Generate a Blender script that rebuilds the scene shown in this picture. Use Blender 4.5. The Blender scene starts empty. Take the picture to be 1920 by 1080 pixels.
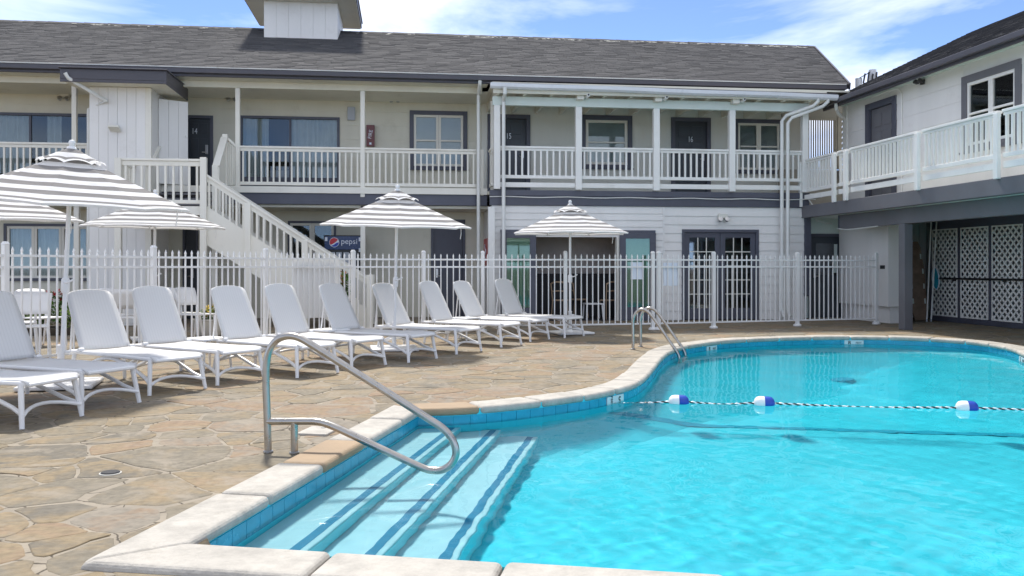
import bpy, bmesh, math, random
from mathutils import Vector, Matrix, noise
from mathutils.geometry import tessellate_polygon
random.seed(7)
R = math.radians
scene = bpy.context.scene
COL = scene.collection

# ------------------------------------------------------------------ camera
F, CX, HY, EYE = 1650.0, 960.0, 500.0, 1.25      # focal length and horizon measured from the perspective, eye height in m
TH = R(7.0)
cam = bpy.data.cameras.new("Camera")
cam.sensor_width = 36.0
cam.lens = 36.0 * F / 1920.0
cam.shift_y = -40.0 / 1920.0
cam.clip_start = 0.05
cam.clip_end = 3000.0
cam_o = bpy.data.objects.new("Camera", cam)
cam_o.location = (0, 0, EYE)
cam_o.rotation_euler = (R(90), 0, -TH)
COL.objects.link(cam_o)
scene.camera = cam_o

# ------------------------------------------------------------------ light
SUN_EL, SUN_AZ = R(57), R(-9)                   # azimuth clockwise from +Y
sun_pos = Vector((math.sin(SUN_AZ) * math.cos(SUN_EL), math.cos(SUN_AZ) * math.cos(SUN_EL), math.sin(SUN_EL)))
world = bpy.data.worlds.new("World")
scene.world = world
world.use_nodes = True
wn, wl = world.node_tree.nodes, world.node_tree.links
wn.clear()
w_out = wn.new("ShaderNodeOutputWorld")
w_bg = wn.new("ShaderNodeBackground")
w_bg.inputs["Strength"].default_value = 0.15
sky = wn.new("ShaderNodeTexSky")
sky.sky_type = 'NISHITA'
sky.sun_disc = False
sky.sun_elevation = SUN_EL
sky.sun_rotation = SUN_AZ
sky.altitude = 1500.0
sky.air_density = 0.31
sky.dust_density = 0.1
sky.ozone_density = 1.8
tc = wn.new("ShaderNodeTexCoord")
mp = wn.new("ShaderNodeMapping")
mp.inputs["Scale"].default_value = (1.0, 1.0, 3.4)
mp.inputs["Location"].default_value = (13.1, 7.7, 2.2)
nz = wn.new("ShaderNodeTexNoise")
nz.inputs["Scale"].default_value = 2.2
nz.inputs["Detail"].default_value = 7.0
nz.inputs["Roughness"].default_value = 0.55
nz.inputs["Distortion"].default_value = 0.35
cr = wn.new("ShaderNodeValToRGB")
cr.color_ramp.elements[0].position = 0.40
cr.color_ramp.elements[1].position = 0.68
cr.color_ramp.elements[1].color = (0.95, 0.95, 0.95, 1)
mx = wn.new("ShaderNodeMix")
mx.data_type = 'RGBA'
mx.inputs[7].default_value = (4.9, 4.9, 4.9, 1)      # sunlit thin cloud, on the sky's own scale
wl.new(tc.outputs["Generated"], mp.inputs[0])
wl.new(mp.outputs[0], nz.inputs[0])
wl.new(nz.outputs[0], cr.inputs[0])
wl.new(cr.outputs[0], mx.inputs[0])
wl.new(sky.outputs[0], mx.inputs[6])
wl.new(mx.outputs[2], w_bg.inputs[0])
wl.new(w_bg.outputs[0], w_out.inputs[0])

sun = bpy.data.lights.new("Sun", 'SUN')
sun.energy = 1.9
sun.angle = R(5.0)
sun.color = (1.0, 0.95, 0.87)
sun_o = bpy.data.objects.new("Sun", sun)
sun_o.rotation_euler = (-sun_pos).to_track_quat('-Z', 'Y').to_euler()
sun_o.location = (0, 30, 40)
COL.objects.link(sun_o)

scene.view_settings.view_transform = 'Standard'
scene.view_settings.look = 'None'
scene.view_settings.gamma = 1.0
scene.view_settings.use_curve_mapping = False
scene.view_settings.exposure = 1.42
scene.render.engine = 'CYCLES'
scene.cycles.use_denoising = True
scene.cycles.max_bounces = 10
scene.cycles.transparent_max_bounces = 12
scene.cycles.sample_clamp_indirect = 6.0
scene.cycles.caustics_refractive = True
scene.cycles.caustics_reflective = False
try:
    sun.cycles.is_caustics_light = True
except Exception:
    pass

# ------------------------------------------------------------------ measuring: from a point of the picture to metres on a named plane
cT, sT = math.cos(TH), math.sin(TH)
def cw(Xc, Zc): return (Xc * cT + Zc * sT, -Xc * sT + Zc * cT)
def g(px, py, z=0.0):
    Zc = F * (EYE - z) / (py - HY)
    return cw((px - CX) / F * Zc, Zc)
def PX(px, Y):
    u = (px - CX) / F
    return cw(u * Y / (cT - u * sT), Y / (cT - u * sT))[0]
def PZ(px, py, Y):
    u = (px - CX) / F
    return EYE + (HY - py) / F * Y / (cT - u * sT)
def gz(px, Zc): return cw((px - CX) / F * Zc, Zc)

# ------------------------------------------------------------------ materials
MATS = {}
def mat(name, col, rough=0.6, metal=0.0, spec=0.5, var=0.0, vscale=3.0, bump=0.0, bscale=60.0, dirt=0.0, streak=False, coords="Object"):
    if name in MATS: return MATS[name]
    m = bpy.data.materials.new(name); m.use_nodes = True
    n, l = m.node_tree.nodes, m.node_tree.links
    b = n["Principled BSDF"]
    b.inputs["Base Color"].default_value = (*col, 1)
    b.inputs["Roughness"].default_value = rough
    b.inputs["Metallic"].default_value = metal
    b.inputs["Specular IOR Level"].default_value = spec
    t = n.new("ShaderNodeTexCoord")
    geo = n.new("ShaderNodeNewGeometry")
    vec = geo.outputs["Position"] if coords == "World" else t.outputs[coords]
    src = None
    if var > 0:
        a = n.new("ShaderNodeTexNoise"); a.inputs["Scale"].default_value = vscale; a.inputs["Detail"].default_value = 6; a.inputs["Roughness"].default_value = 0.6
        if streak:
            mpp = n.new("ShaderNodeMapping"); mpp.inputs["Scale"].default_value = (1, 1, 0.12)
            l.new(vec, mpp.inputs[0]); l.new(mpp.outputs[0], a.inputs[0])
        else: l.new(vec, a.inputs[0])
        r = n.new("ShaderNodeValToRGB")
        r.color_ramp.elements[0].position = 0.3; r.color_ramp.elements[1].position = 0.7
        r.color_ramp.elements[0].color = (*[c * (1 - var) for c in col], 1)
        r.color_ramp.elements[1].color = (*[min(1, c * (1 + var * 0.6)) for c in col], 1)
        l.new(a.outputs[0], r.inputs[0]); src = r.outputs[0]
        rr = n.new("ShaderNodeMapRange"); rr.inputs[3].default_value = max(0.03, rough - 0.12); rr.inputs[4].default_value = min(1, rough + 0.12)
        l.new(a.outputs[0], rr.inputs[0]); l.new(rr.outputs[0], b.inputs["Roughness"])
    if dirt > 0:
        d = n.new("ShaderNodeTexNoise"); d.inputs["Scale"].default_value = 1.7; d.inputs["Detail"].default_value = 9; d.inputs["Roughness"].default_value = 0.75
        l.new(geo.outputs["Position"], d.inputs[0])
        dr = n.new("ShaderNodeValToRGB"); dr.color_ramp.elements[0].position = 0.56; dr.color_ramp.elements[1].position = 0.78
        dr.color_ramp.elements[1].color = (dirt, dirt, dirt, 1)
        l.new(d.outputs[0], dr.inputs[0])
        mm = n.new("ShaderNodeMix"); mm.data_type = 'RGBA'
        l.new(dr.outputs[0], mm.inputs[0])
        if src: l.new(src, mm.inputs[6])
        else: mm.inputs[6].default_value = (*col, 1)
        mm.inputs[7].default_value = (col[0] * 0.45, col[1] * 0.41, col[2] * 0.34, 1)
        src = mm.outputs[2]
    if src: l.new(src, b.inputs["Base Color"])
    if bump > 0:
        k = n.new("ShaderNodeTexNoise"); k.inputs["Scale"].default_value = bscale; k.inputs["Detail"].default_value = 5
        l.new(vec, k.inputs[0])
        bb = n.new("ShaderNodeBump"); bb.inputs["Strength"].default_value = bump; bb.inputs["Distance"].default_value = 0.01
        l.new(k.outputs[0], bb.inputs["Height"]); l.new(bb.outputs[0], b.inputs["Normal"])
    MATS[name] = m
    return m

M_cream = mat("cream_siding", (0.71, 0.685, 0.575), 0.6, var=0.08, vscale=1.2, dirt=0.25, streak=True, bump=0.1, bscale=40, coords="World")
M_stucco = mat("pale_stucco", (0.74, 0.735, 0.67), 0.75, var=0.07, vscale=1.1, dirt=0.2, streak=True, bump=0.25, bscale=70, coords="World")
M_gwhite = mat("grey_white_siding", (0.82, 0.81, 0.785), 0.55, var=0.06, vscale=1.3, dirt=0.22, streak=True, bump=0.08, bscale=40, coords="World")
M_white = mat("white_paint", (0.85, 0.845, 0.81), 0.45, var=0.06, vscale=2.0, dirt=0.3, streak=True, coords="World")
M_cwhite = mat("cream_white_paint", (0.81, 0.79, 0.71), 0.5, var=0.06, vscale=2.0, dirt=0.3, streak=True, coords="World")
M_slate = mat("slate_trim", (0.085, 0.09, 0.12), 0.45, var=0.18, vscale=1.5, dirt=0.15, coords="World")
M_beam = mat("grey_beam", (0.15, 0.15, 0.165), 0.5, var=0.14, vscale=1.2, dirt=0.25, coords="World")
M_door = mat("dark_door", (0.05, 0.06, 0.075), 0.4, var=0.15, vscale=2.5, coords="World")
M_soffit = mat("soffit", (0.74, 0.72, 0.62), 0.7, var=0.1, vscale=0.9, dirt=0.35, coords="World")
M_tan = mat("tan_screen_paint", (0.36, 0.335, 0.28), 0.7, var=0.1, vscale=2, dirt=0.3, coords="World")
M_mint = mat("pale_mint_paint", (0.72, 0.80, 0.75), 0.6, var=0.05, vscale=1.2, dirt=0.2, coords="World")
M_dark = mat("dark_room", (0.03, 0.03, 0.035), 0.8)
M_room = mat("taupe_wall", (0.50, 0.45, 0.42), 0.8, var=0.1)
M_curtain = mat("curtain", (0.80, 0.82, 0.82), 0.9, var=0.08, vscale=5)
M_blind = mat("blind", (0.6, 0.6, 0.58), 0.7)
M_fence = mat("fence_white", (0.84, 0.84, 0.83), 0.35, var=0.04, vscale=3, dirt=0.12, coords="World")
M_resin = mat("white_resin", (0.80, 0.80, 0.80), 0.4, var=0.03, vscale=4, dirt=0.08, coords="World")
M_pipe = mat("downspout_white", (0.74, 0.75, 0.72), 0.4, var=0.06, vscale=1.5, dirt=0.3, coords="World")
M_gutter = mat("gutter_white", (0.70, 0.72, 0.75), 0.3, var=0.08, vscale=1.5, dirt=0.3, coords="World")
M_fascia = mat("dark_fascia", (0.075, 0.072, 0.085), 0.4, var=0.2, vscale=0.9, coords="World")
M_black = mat("black_plastic", (0.02, 0.02, 0.022), 0.4)
M_grey = mat("grey_box", (0.42, 0.45, 0.50), 0.5)
M_chrome = mat("stainless", (0.44, 0.42, 0.39), 0.30, metal=1.0, var=0.08, vscale=14)
M_brass = mat("satin_metal", (0.5, 0.5, 0.5), 0.3, metal=1.0)
M_red = mat("red_panel", (0.55, 0.02, 0.03), 0.35)
M_maroon = mat("maroon_box", (0.16, 0.045, 0.045), 0.35, var=0.2, vscale=8)
M_blue = mat("float_blue", (0.01, 0.06, 0.42), 0.35)
M_floatw = mat("float_white", (0.85, 0.85, 0.85), 0.35)
M_navy = mat("sign_navy", (0.008, 0.035, 0.13), 0.25, var=0.3, vscale=4)
M_mwhite = mat("print_white", (0.75, 0.8, 0.88), 0.4)
M_store = mat("store_grey", (0.30, 0.33, 0.32), 0.8, var=0.15, coords="World")
M_brown = mat("backboard_brown", (0.27, 0.185, 0.13), 0.6, var=0.35, vscale=5, dirt=0.4)
M_aqua = mat("aqua_plastic", (0.02, 0.32, 0.45), 0.4)
M_wood = mat("chair_wood", (0.42, 0.30, 0.20), 0.5, var=0.2, vscale=8)
M_planter = mat("planter_concrete", (0.55, 0.54, 0.50), 0.8, var=0.12, bump=0.3)
M_soil = mat("soil", (0.06, 0.045, 0.03), 0.95, var=0.3)
M_mark = mat("marker_black", (0.01, 0.01, 0.012), 0.4)
M_marktile = mat("marker_tile", (0.62, 0.70, 0.72), 0.3)
M_step = mat("step_plaster", (0.48, 0.76, 0.83), 0.6, var=0.05, vscale=3, coords="World")
M_stripe = mat("step_stripe_tile", (0.012, 0.25, 0.43), 0.35, var=0.1, vscale=9, coords="World")
M_riser = mat("step_riser_tile", (0.22, 0.82, 0.92), 0.4, var=0.08, vscale=6, coords="World")
M_line = mat("slope_line_tile", (0.02, 0.42, 0.58), 0.4, var=0.1, vscale=9, coords="World")
M_pool = mat("pool_paint", (0.045, 0.69, 0.82), 0.6, var=0.08, vscale=1.2, coords="World")
M_tile = mat("waterline_tile", (0.02, 0.33, 0.50), 0.25, var=0.2, vscale=4, coords="World")
M_coping = mat("coping_stone", (0.455, 0.428, 0.382), 0.8, var=0.16, vscale=3.4, dirt=0.7, bump=0.5, bscale=45, coords="World")
def speckle(m, lo, hi, scale):
    n, l = m.node_tree.nodes, m.node_tree.links; b = n["Principled BSDF"]; old = b.inputs["Base Color"].links[0].from_socket
    geo = n.new("ShaderNodeNewGeometry"); k = n.new("ShaderNodeTexNoise"); k.inputs["Scale"].default_value = scale; k.inputs["Detail"].default_value = 10; k.inputs["Roughness"].default_value = 0.75
    l.new(geo.outputs["Position"], k.inputs[0]); r = n.new("ShaderNodeMapRange"); r.inputs[1].default_value = 0.36; r.inputs[2].default_value = 0.58; r.inputs[3].default_value = lo; r.inputs[4].default_value = hi; r.clamp = True
    l.new(k.outputs[0], r.inputs[0]); mu = n.new("ShaderNodeMix"); mu.data_type = 'RGBA'; mu.blend_type = 'MULTIPLY'; mu.inputs[0].default_value = 1
    l.new(old, mu.inputs[6]); l.new(r.outputs[0], mu.inputs[7]); l.new(mu.outputs[2], b.inputs["Base Color"])
speckle(M_coping, 0.80, 1.06, 6.0)
M_coptan = mat("coping_tan", (0.34, 0.245, 0.155), 0.75, var=0.15, vscale=3, dirt=0.3, bump=0.35, bscale=45, coords="World")
M_silver = mat("coffee_steel", (0.3, 0.3, 0.3), 0.5, metal=0.6)

def leafmat(name, col):
    m = mat(name, col, 0.55, var=0.35, vscale=9)
    return m
M_leaf = leafmat("leaf_green", (0.10, 0.22, 0.03))
M_leafy = leafmat("leaf_yellow_green", (0.22, 0.32, 0.04))
M_petal_r = mat("petal_red", (0.5, 0.03, 0.05), 0.6)
M_petal_y = mat("petal_yellow", (0.75, 0.5, 0.03), 0.6)
M_petal_o = mat("petal_orange", (0.7, 0.2, 0.03), 0.6)

def glassmat(name, tint, refl=0.5, trans=(0.7, 0.75, 0.75)):
    m = bpy.data.materials.new(name); m.use_nodes = True
    n, l = m.node_tree.nodes, m.node_tree.links
    n.clear()
    o = n.new("ShaderNodeOutputMaterial")
    tr = n.new("ShaderNodeBsdfTransparent"); tr.inputs[0].default_value = (*trans, 1)
    gl = n.new("ShaderNodeBsdfGlossy"); gl.inputs["Roughness"].default_value = 0.03; gl.inputs[0].default_value = (*tint, 1)
    lw = n.new("ShaderNodeFresnel"); lw.inputs[0].default_value = 1.5
    ad = n.new("ShaderNodeMath"); ad.operation = 'ADD'; ad.inputs[1].default_value = refl; ad.use_clamp = True
    mi = n.new("ShaderNodeMixShader")
    l.new(lw.outputs[0], ad.inputs[0]); l.new(ad.outputs[0], mi.inputs[0])
    l.new(tr.outputs[0], mi.inputs[1]); l.new(gl.outputs[0], mi.inputs[2]); l.new(mi.outputs[0], o.inputs[0])
    MATS[name] = m
    return m
M_glass = glassmat("window_glass", (0.55, 0.6, 0.62), 0.04, (0.82, 0.86, 0.86))
M_glassg = glassmat("door_glass_green", (0.6, 0.72, 0.68), 0.05, (0.66, 0.80, 0.73))
M_glassd = glassmat("door_glass_dark", (0.8, 0.85, 0.9), 0.1, (0.5, 0.52, 0.55))

def canopymat(name, col):
    m = bpy.data.materials.new(name); m.use_nodes = True
    n, l = m.node_tree.nodes, m.node_tree.links
    n.clear()
    o = n.new("ShaderNodeOutputMaterial")
    d = n.new("ShaderNodeBsdfDiffuse"); d.inputs[0].default_value = (*col, 1)
    t = n.new("ShaderNodeBsdfTranslucent"); t.inputs[0].default_value = (*[c * 0.95 for c in col], 1)
    mi = n.new("ShaderNodeMixShader"); mi.inputs[0].default_value = 0.3
    tx = n.new("ShaderNodeTexCoord")
    nn = n.new("ShaderNodeTexNoise"); nn.inputs["Scale"].default_value = 5; nn.inputs["Detail"].default_value = 4
    bp = n.new("ShaderNodeBump"); bp.inputs["Strength"].default_value = 0.6; bp.inputs["Distance"].default_value = 0.05
    l.new(tx.outputs["Object"], nn.inputs[0]); l.new(nn.outputs[0], bp.inputs["Height"])
    l.new(bp.outputs[0], d.inputs["Normal"])
    l.new(d.outputs[0], mi.inputs[1]); l.new(t.outputs[0], mi.inputs[2]); l.new(mi.outputs[0], o.inputs[0])
    MATS[name] = m
    return m
M_canw = canopymat("canopy_white", (0.84, 0.84, 0.84))
M_cang = canopymat("canopy_grey", (0.31, 0.30, 0.295))

def slingmat():
    m = mat("sling_white", (0.80, 0.80, 0.80), 0.6)
    n, l = m.node_tree.nodes, m.node_tree.links
    b = n["Principled BSDF"]
    t = n.new("ShaderNodeTexCoord")
    w1 = n.new("ShaderNodeTexWave"); w1.inputs["Scale"].default_value = 9; w1.bands_direction = 'X'
    w2 = n.new("ShaderNodeTexNoise"); w2.inputs["Scale"].default_value = 220
    l.new(t.outputs["Object"], w1.inputs[0]); l.new(t.outputs["Object"], w2.inputs[0])
    mm = n.new("ShaderNodeMath"); mm.operation = 'MULTIPLY_ADD'; mm.inputs[1].default_value = 0.25
    l.new(w1.outputs["Fac"], mm.inputs[0]); l.new(w2.outputs[0], mm.inputs[2])
    bp = n.new("ShaderNodeBump"); bp.inputs["Strength"].default_value = 0.10; bp.inputs["Distance"].default_value = 0.003
    l.new(mm.outputs[0], bp.inputs["Height"]); l.new(bp.outputs[0], b.inputs["Normal"])
    rp_ = n.new("ShaderNodeValToRGB"); rp_.color_ramp.elements[0].position = 0.05; rp_.color_ramp.elements[1].position = 0.4; rp_.color_ramp.elements[0].color = (0.755, 0.755, 0.755, 1); rp_.color_ramp.elements[1].color = (0.80, 0.80, 0.80, 1)
    l.new(w1.outputs["Fac"], rp_.inputs[0]); l.new(rp_.outputs[0], b.inputs["Base Color"])
    tr = n.new("ShaderNodeBsdfTranslucent"); tr.inputs[0].default_value = (0.8, 0.8, 0.79, 1)
    mi = n.new("ShaderNodeMixShader"); mi.inputs[0].default_value = 0.22
    l.new(b.outputs[0], mi.inputs[1]); l.new(tr.outputs[0], mi.inputs[2]); l.new(mi.outputs[0], n["Material Output"].inputs[0])
    return m
M_sling = slingmat()

def tintmat(name, stops, rough, nscale, bump, bscale, extra=0.25, mossy=None):
    """colour of each piece comes from its own 'tint' attribute, plus grain"""
    m = bpy.data.materials.new(name); m.use_nodes = True
    n, l = m.node_tree.nodes, m.node_tree.links
    b = n["Principled BSDF"]; b.inputs["Roughness"].default_value = rough
    at = n.new("ShaderNodeAttribute"); at.attribute_name = "tint"
    r = n.new("ShaderNodeValToRGB")
    r.color_ramp.interpolation = 'LINEAR'
    while len(r.color_ramp.elements) < len(stops): r.color_ramp.elements.new(0.5)
    for i, c in enumerate(stops):
        r.color_ramp.elements[i].position = i / (len(stops) - 1); r.color_ramp.elements[i].color = (*c, 1)
    geo = n.new("ShaderNodeNewGeometry")
    a = n.new("ShaderNodeTexNoise"); a.inputs["Scale"].default_value = nscale; a.inputs["Detail"].default_value = 8; a.inputs["Roughness"].default_value = 0.65; a.inputs["Distortion"].default_value = 0.6
    l.new(geo.outputs["Position"], a.inputs[0])
    ad = n.new("ShaderNodeMath"); ad.operation = 'MULTIPLY_ADD'; ad.inputs[1].default_value = extra * 2; 
    sb = n.new("ShaderNodeMath"); sb.operation = 'SUBTRACT'; sb.inputs[1].default_value = extra
    l.new(a.outputs[0], ad.inputs[0]); l.new(at.outputs["Fac"], ad.inputs[2]); l.new(ad.outputs[0], sb.inputs[0]); l.new(sb.outputs[0], r.inputs[0])
    k = n.new("ShaderNodeTexNoise"); k.inputs["Scale"].default_value = bscale; k.inputs["Detail"].default_value = 8
    l.new(geo.outputs["Position"], k.inputs[0])
    # fine speckle
    mr = n.new("ShaderNodeMapRange"); mr.inputs[1].default_value = 0.3; mr.inputs[2].default_value = 0.7; mr.inputs[3].default_value = 0.78; mr.inputs[4].default_value = 1.14
    l.new(k.outputs[0], mr.inputs[0])
    mu = n.new("ShaderNodeMix"); mu.data_type = 'RGBA'; mu.blend_type = 'MULTIPLY'; mu.inputs[0].default_value = 1
    l.new(r.outputs[0], mu.inputs[6]); l.new(mr.outputs[0], mu.inputs[7])
    last = mu.outputs[2]
    if mossy:
        d = n.new("ShaderNodeTexNoise"); d.inputs["Scale"].default_value = 0.9; d.inputs["Detail"].default_value = 7; d.inputs["Roughness"].default_value = 0.7
        l.new(geo.outputs["Position"], d.inputs[0])
        d.inputs["Scale"].default_value = 2.3; d.inputs["Detail"].default_value = 10; d.inputs["Distortion"].default_value = 1.2
        dr = n.new("ShaderNodeValToRGB"); dr.color_ramp.elements[0].position = 0.50; dr.color_ramp.elements[1].position = 0.64; dr.color_ramp.elements[1].color = (0.8, 0.8, 0.8, 1)
        l.new(d.outputs[0], dr.inputs[0])
        m3 = n.new("ShaderNodeMix"); m3.data_type = 'RGBA'; m3.inputs[7].default_value = (*mossy, 1)
        l.new(dr.outputs[0], m3.inputs[0]); l.new(last, m3.inputs[6]); last = m3.outputs[2]
    l.new(last, b.inputs["Base Color"])
    bb = n.new("ShaderNodeBump"); bb.inputs["Strength"].default_value = bump; bb.inputs["Distance"].default_value = 0.012
    l.new(k.outputs[0], bb.inputs["Height"]); l.new(bb.outputs[0], b.inputs["Normal"])
    MATS[name] = m
    return m
M_flag = tintmat("flagstone", [(0.145, 0.128, 0.098), (0.24, 0.182, 0.104), (0.205, 0.174, 0.122), (0.175, 0.153, 0.114), (0.25, 0.192, 0.113), (0.25, 0.172, 0.107), (0.225, 0.197, 0.155)], 0.85, 2.6, 0.6, 20, 0.5, mossy=(0.285, 0.245, 0.188))
M_shingle = tintmat("shingle", [(0.038, 0.038, 0.042), (0.066, 0.066, 0.071), (0.088, 0.087, 0.091), (0.118, 0.115, 0.116)], 0.9, 6.0, 0.5, 60, 0.18)

def mortarmat():
    m = mat("mortar", (0.295, 0.255, 0.198), 0.9, var=0.25, vscale=3.5, dirt=0.5, bump=0.6, bscale=40, coords="World")
    n, l = m.node_tree.nodes, m.node_tree.links
    b = n["Principled BSDF"]
    old = b.inputs["Base Color"].links[0].from_socket
    geo = n.new("ShaderNodeNewGeometry")
    ns = n.new("ShaderNodeTexNoise"); ns.inputs["Scale"].default_value = 3.0; ns.inputs["Detail"].default_value = 4
    l.new(geo.outputs["Position"], ns.inputs[0])
    va = n.new("ShaderNodeVectorMath"); va.operation = 'MULTIPLY_ADD'; va.inputs[1].default_value = (0.25, 0.25, 0.25)
    l.new(ns.outputs["Color"], va.inputs[0]); l.new(geo.outputs["Position"], va.inputs[2])
    vo = n.new("ShaderNodeTexVoronoi"); vo.feature = 'DISTANCE_TO_EDGE'; vo.inputs["Scale"].default_value = 3.6
    l.new(va.outputs[0], vo.inputs["Vector"])
    r = n.new("ShaderNodeValToRGB"); r.color_ramp.elements[0].position = 0.008; r.color_ramp.elements[1].position = 0.03
    r.color_ramp.elements[0].color = (0.22, 0.2, 0.17, 1)
    l.new(vo.outputs["Distance"], r.inputs[0])
    mu = n.new("ShaderNodeMix"); mu.data_type = 'RGBA'; mu.blend_type = 'MULTIPLY'; mu.inputs[0].default_value = 1
    l.new(old, mu.inputs[6]); l.new(r.outputs[0], mu.inputs[7]); l.new(mu.outputs[2], b.inputs["Base Color"])
    return m
M_mortar = mortarmat()

def watermat():
    m = bpy.data.materials.new("pool_water"); m.use_nodes = True
    n, l = m.node_tree.nodes, m.node_tree.links
    n.clear()
    o = n.new("ShaderNodeOutputMaterial")
    rf = n.new("ShaderNodeBsdfRefraction"); rf.inputs["IOR"].default_value = 1.33; rf.inputs["Roughness"].default_value = 0.0
    rf.inputs["Color"].default_value = (0.86, 0.98, 1.0, 1)
    gl = n.new("ShaderNodeBsdfGlossy"); gl.inputs["Roughness"].default_value = 0.02
    fr = n.new("ShaderNodeFresnel"); fr.inputs["IOR"].default_value = 1.33
    k = n.new("ShaderNodeMath"); k.operation = 'MULTIPLY'; k.inputs[1].default_value = 0.6      # reflection turned down so the far water stays bright
    mi = n.new("ShaderNodeMixShader")
    l.new(fr.outputs[0], k.inputs[0]); l.new(k.outputs[0], mi.inputs[0])
    l.new(rf.outputs[0], mi.inputs[1]); l.new(gl.outputs[0], mi.inputs[2]); l.new(mi.outputs[0], o.inputs[0])
    MATS["pool_water"] = m
    return m
M_water = watermat()

# ------------------------------------------------------------------ mesh helpers
WM = {}                      # world matrix of every parent
I4 = Matrix.Identity(4)
class MB:
    def __init__(self, T=None):
        self.v, self.f, self.m, self.tint = [], [], [], []
        self.T = T or I4
    def add(self, vs, fs, mi=0, tint=0.0):
        o = len(self.v)
        self.v += [self.T @ Vector(p) for p in vs]
        self.f += [tuple(i + o for i in f) for f in fs]
        self.m += [mi] * len(fs); self.tint += [tint] * len(fs)
        return self
    def box(self, x0, x1, y0, y1, z0, z1, mi=0, tint=0.0):
        return self.add([(x0, y0, z0), (x1, y0, z0), (x1, y1, z0), (x0, y1, z0), (x0, y0, z1), (x1, y0, z1), (x1, y1, z1), (x0, y1, z1)],
                        [(0, 3, 2, 1), (4, 5, 6, 7), (0, 1, 5, 4), (1, 2, 6, 5), (2, 3, 7, 6), (3, 0, 4, 7)], mi, tint)
    def beam(self, a, b, w, h, up=(0, 0, 1), mi=0):
        """straight bar from a to b, w across, h along 'up'"""
        a, b, up = Vector(a), Vector(b), Vector(up)
        d = (b - a).normalized(); s = d.cross(up).normalized(); t = s.cross(d).normalized()
        vs = []
        for p in (a, b):
            for i, j in ((-1, -1), (1, -1), (1, 1), (-1, 1)): vs.append(p + s * (i * w / 2) + t * (j * h / 2))
        return self.add(vs, [(0, 1, 2, 3), (7, 6, 5, 4), (0, 4, 5, 1), (1, 5, 6, 2), (2, 6, 7, 3), (3, 7, 4, 0)], mi)
    def tube(self, pts, r, n=8, closed=False, mi=0, ry=None):
        pts = [Vector(p) for p in pts]; k = len(pts); rings = []
        rs = r if isinstance(r, (list, tuple)) else [r] * k
        prev = None
        for i, p in enumerate(pts):
            a = pts[(i - 1) % k] if (closed or i > 0) else p
            b = pts[(i + 1) % k] if (closed or i < k - 1) else p
            d = (b - a).normalized()
            if prev is None:
                ref = Vector((0, 0, 1)) if abs(d.z) < 0.9 else Vector((1, 0, 0))
                s = d.cross(ref).normalized()
            else:
                s = (prev - d * prev.dot(d)).normalized()
            prev = s; t = d.cross(s)
            rings.append([p + s * (rs[i] * math.cos(2 * math.pi * j / n)) + t * (rs[i] * math.sin(2 * math.pi * j / n)) for j in range(n)])
        vs = [q for rg in rings for q in rg]; fs = []
        for i in range(k if closed else k - 1):
            A, B = i * n, ((i + 1) % k) * n
            for j in range(n): fs.append((A + j, A + (j + 1) % n, B + (j + 1) % n, B + j))
        if not closed:
            fs.append(tuple(reversed(range(n)))); fs.append(tuple((k - 1) * n + j for j in range(n)))
        return self.add(vs, fs, mi)
    def prism(self, poly, z0, z1, mi=0, tint=0.0):
        """poly in (x, y); extruded along z"""
        n = len(poly)
        vs = [(x, y, z0) for x, y in poly] + [(x, y, z1) for x, y in poly]
        fs = [tuple(reversed(range(n))), tuple(range(n, 2 * n))] + [(i, (i + 1) % n, n + (i + 1) % n, n + i) for i in range(n)]
        return self.add(vs, fs, mi, tint)
    def lathe(self, prof, n=16, c=(0, 0, 0), mi=0):
        vs, fs = [], []
        for r, z in prof:
            for j in range(n):
                a = 2 * math.pi * j / n
                vs.append((c[0] + r * math.cos(a), c[1] + r * math.sin(a), c[2] + z))
        for i in range(len(prof) - 1):
            for j in range(n): fs.append((i * n + j, i * n + (j + 1) % n, (i + 1) * n + (j + 1) % n, (i + 1) * n + j))
        fs.append(tuple(reversed(range(n)))); fs.append(tuple((len(prof) - 1) * n + j for j in range(n)))
        return self.add(vs, fs, mi)
    def mesh(self, name, mats, smooth=False, inv=None, tint=False):
        me = bpy.data.meshes.new(name)
        vs = [inv @ p for p in self.v] if inv is not None else self.v
        me.from_pydata([tuple(p) for p in vs], [], self.f)
        for x in (mats if isinstance(mats, (list, tuple)) else [mats]): me.materials.append(x)
        if any(self.m): me.polygons.foreach_set("material_index", self.m)
        if tint:
            at = me.attributes.new("tint", 'FLOAT', 'FACE'); at.data.foreach_set("value", self.tint)
        if smooth:
            me.polygons.foreach_set("use_smooth", [True] * len(me.polygons))
        me.update()
        if smooth: 
            try: me.set_sharp_from_angle(angle=R(38))
            except Exception: pass
        return me
    def build(self, name, mats, parent=None, smooth=False, bevel=0.0, tint=False):
        inv = WM[parent.name].inverted() if parent is not None else None
        me = self.mesh(name, mats, smooth, inv, tint)
        o = bpy.data.objects.new(name, me); COL.objects.link(o)
        if parent is not None:
            o.parent = parent; WM[o.name] = WM[parent.name]
        else: WM[o.name] = I4
        if bevel > 0:
            b = o.modifiers.new("Bevel", 'BEVEL'); b.width = bevel; b.segments = 2; b.limit_method = 'ANGLE'
        return o

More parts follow.
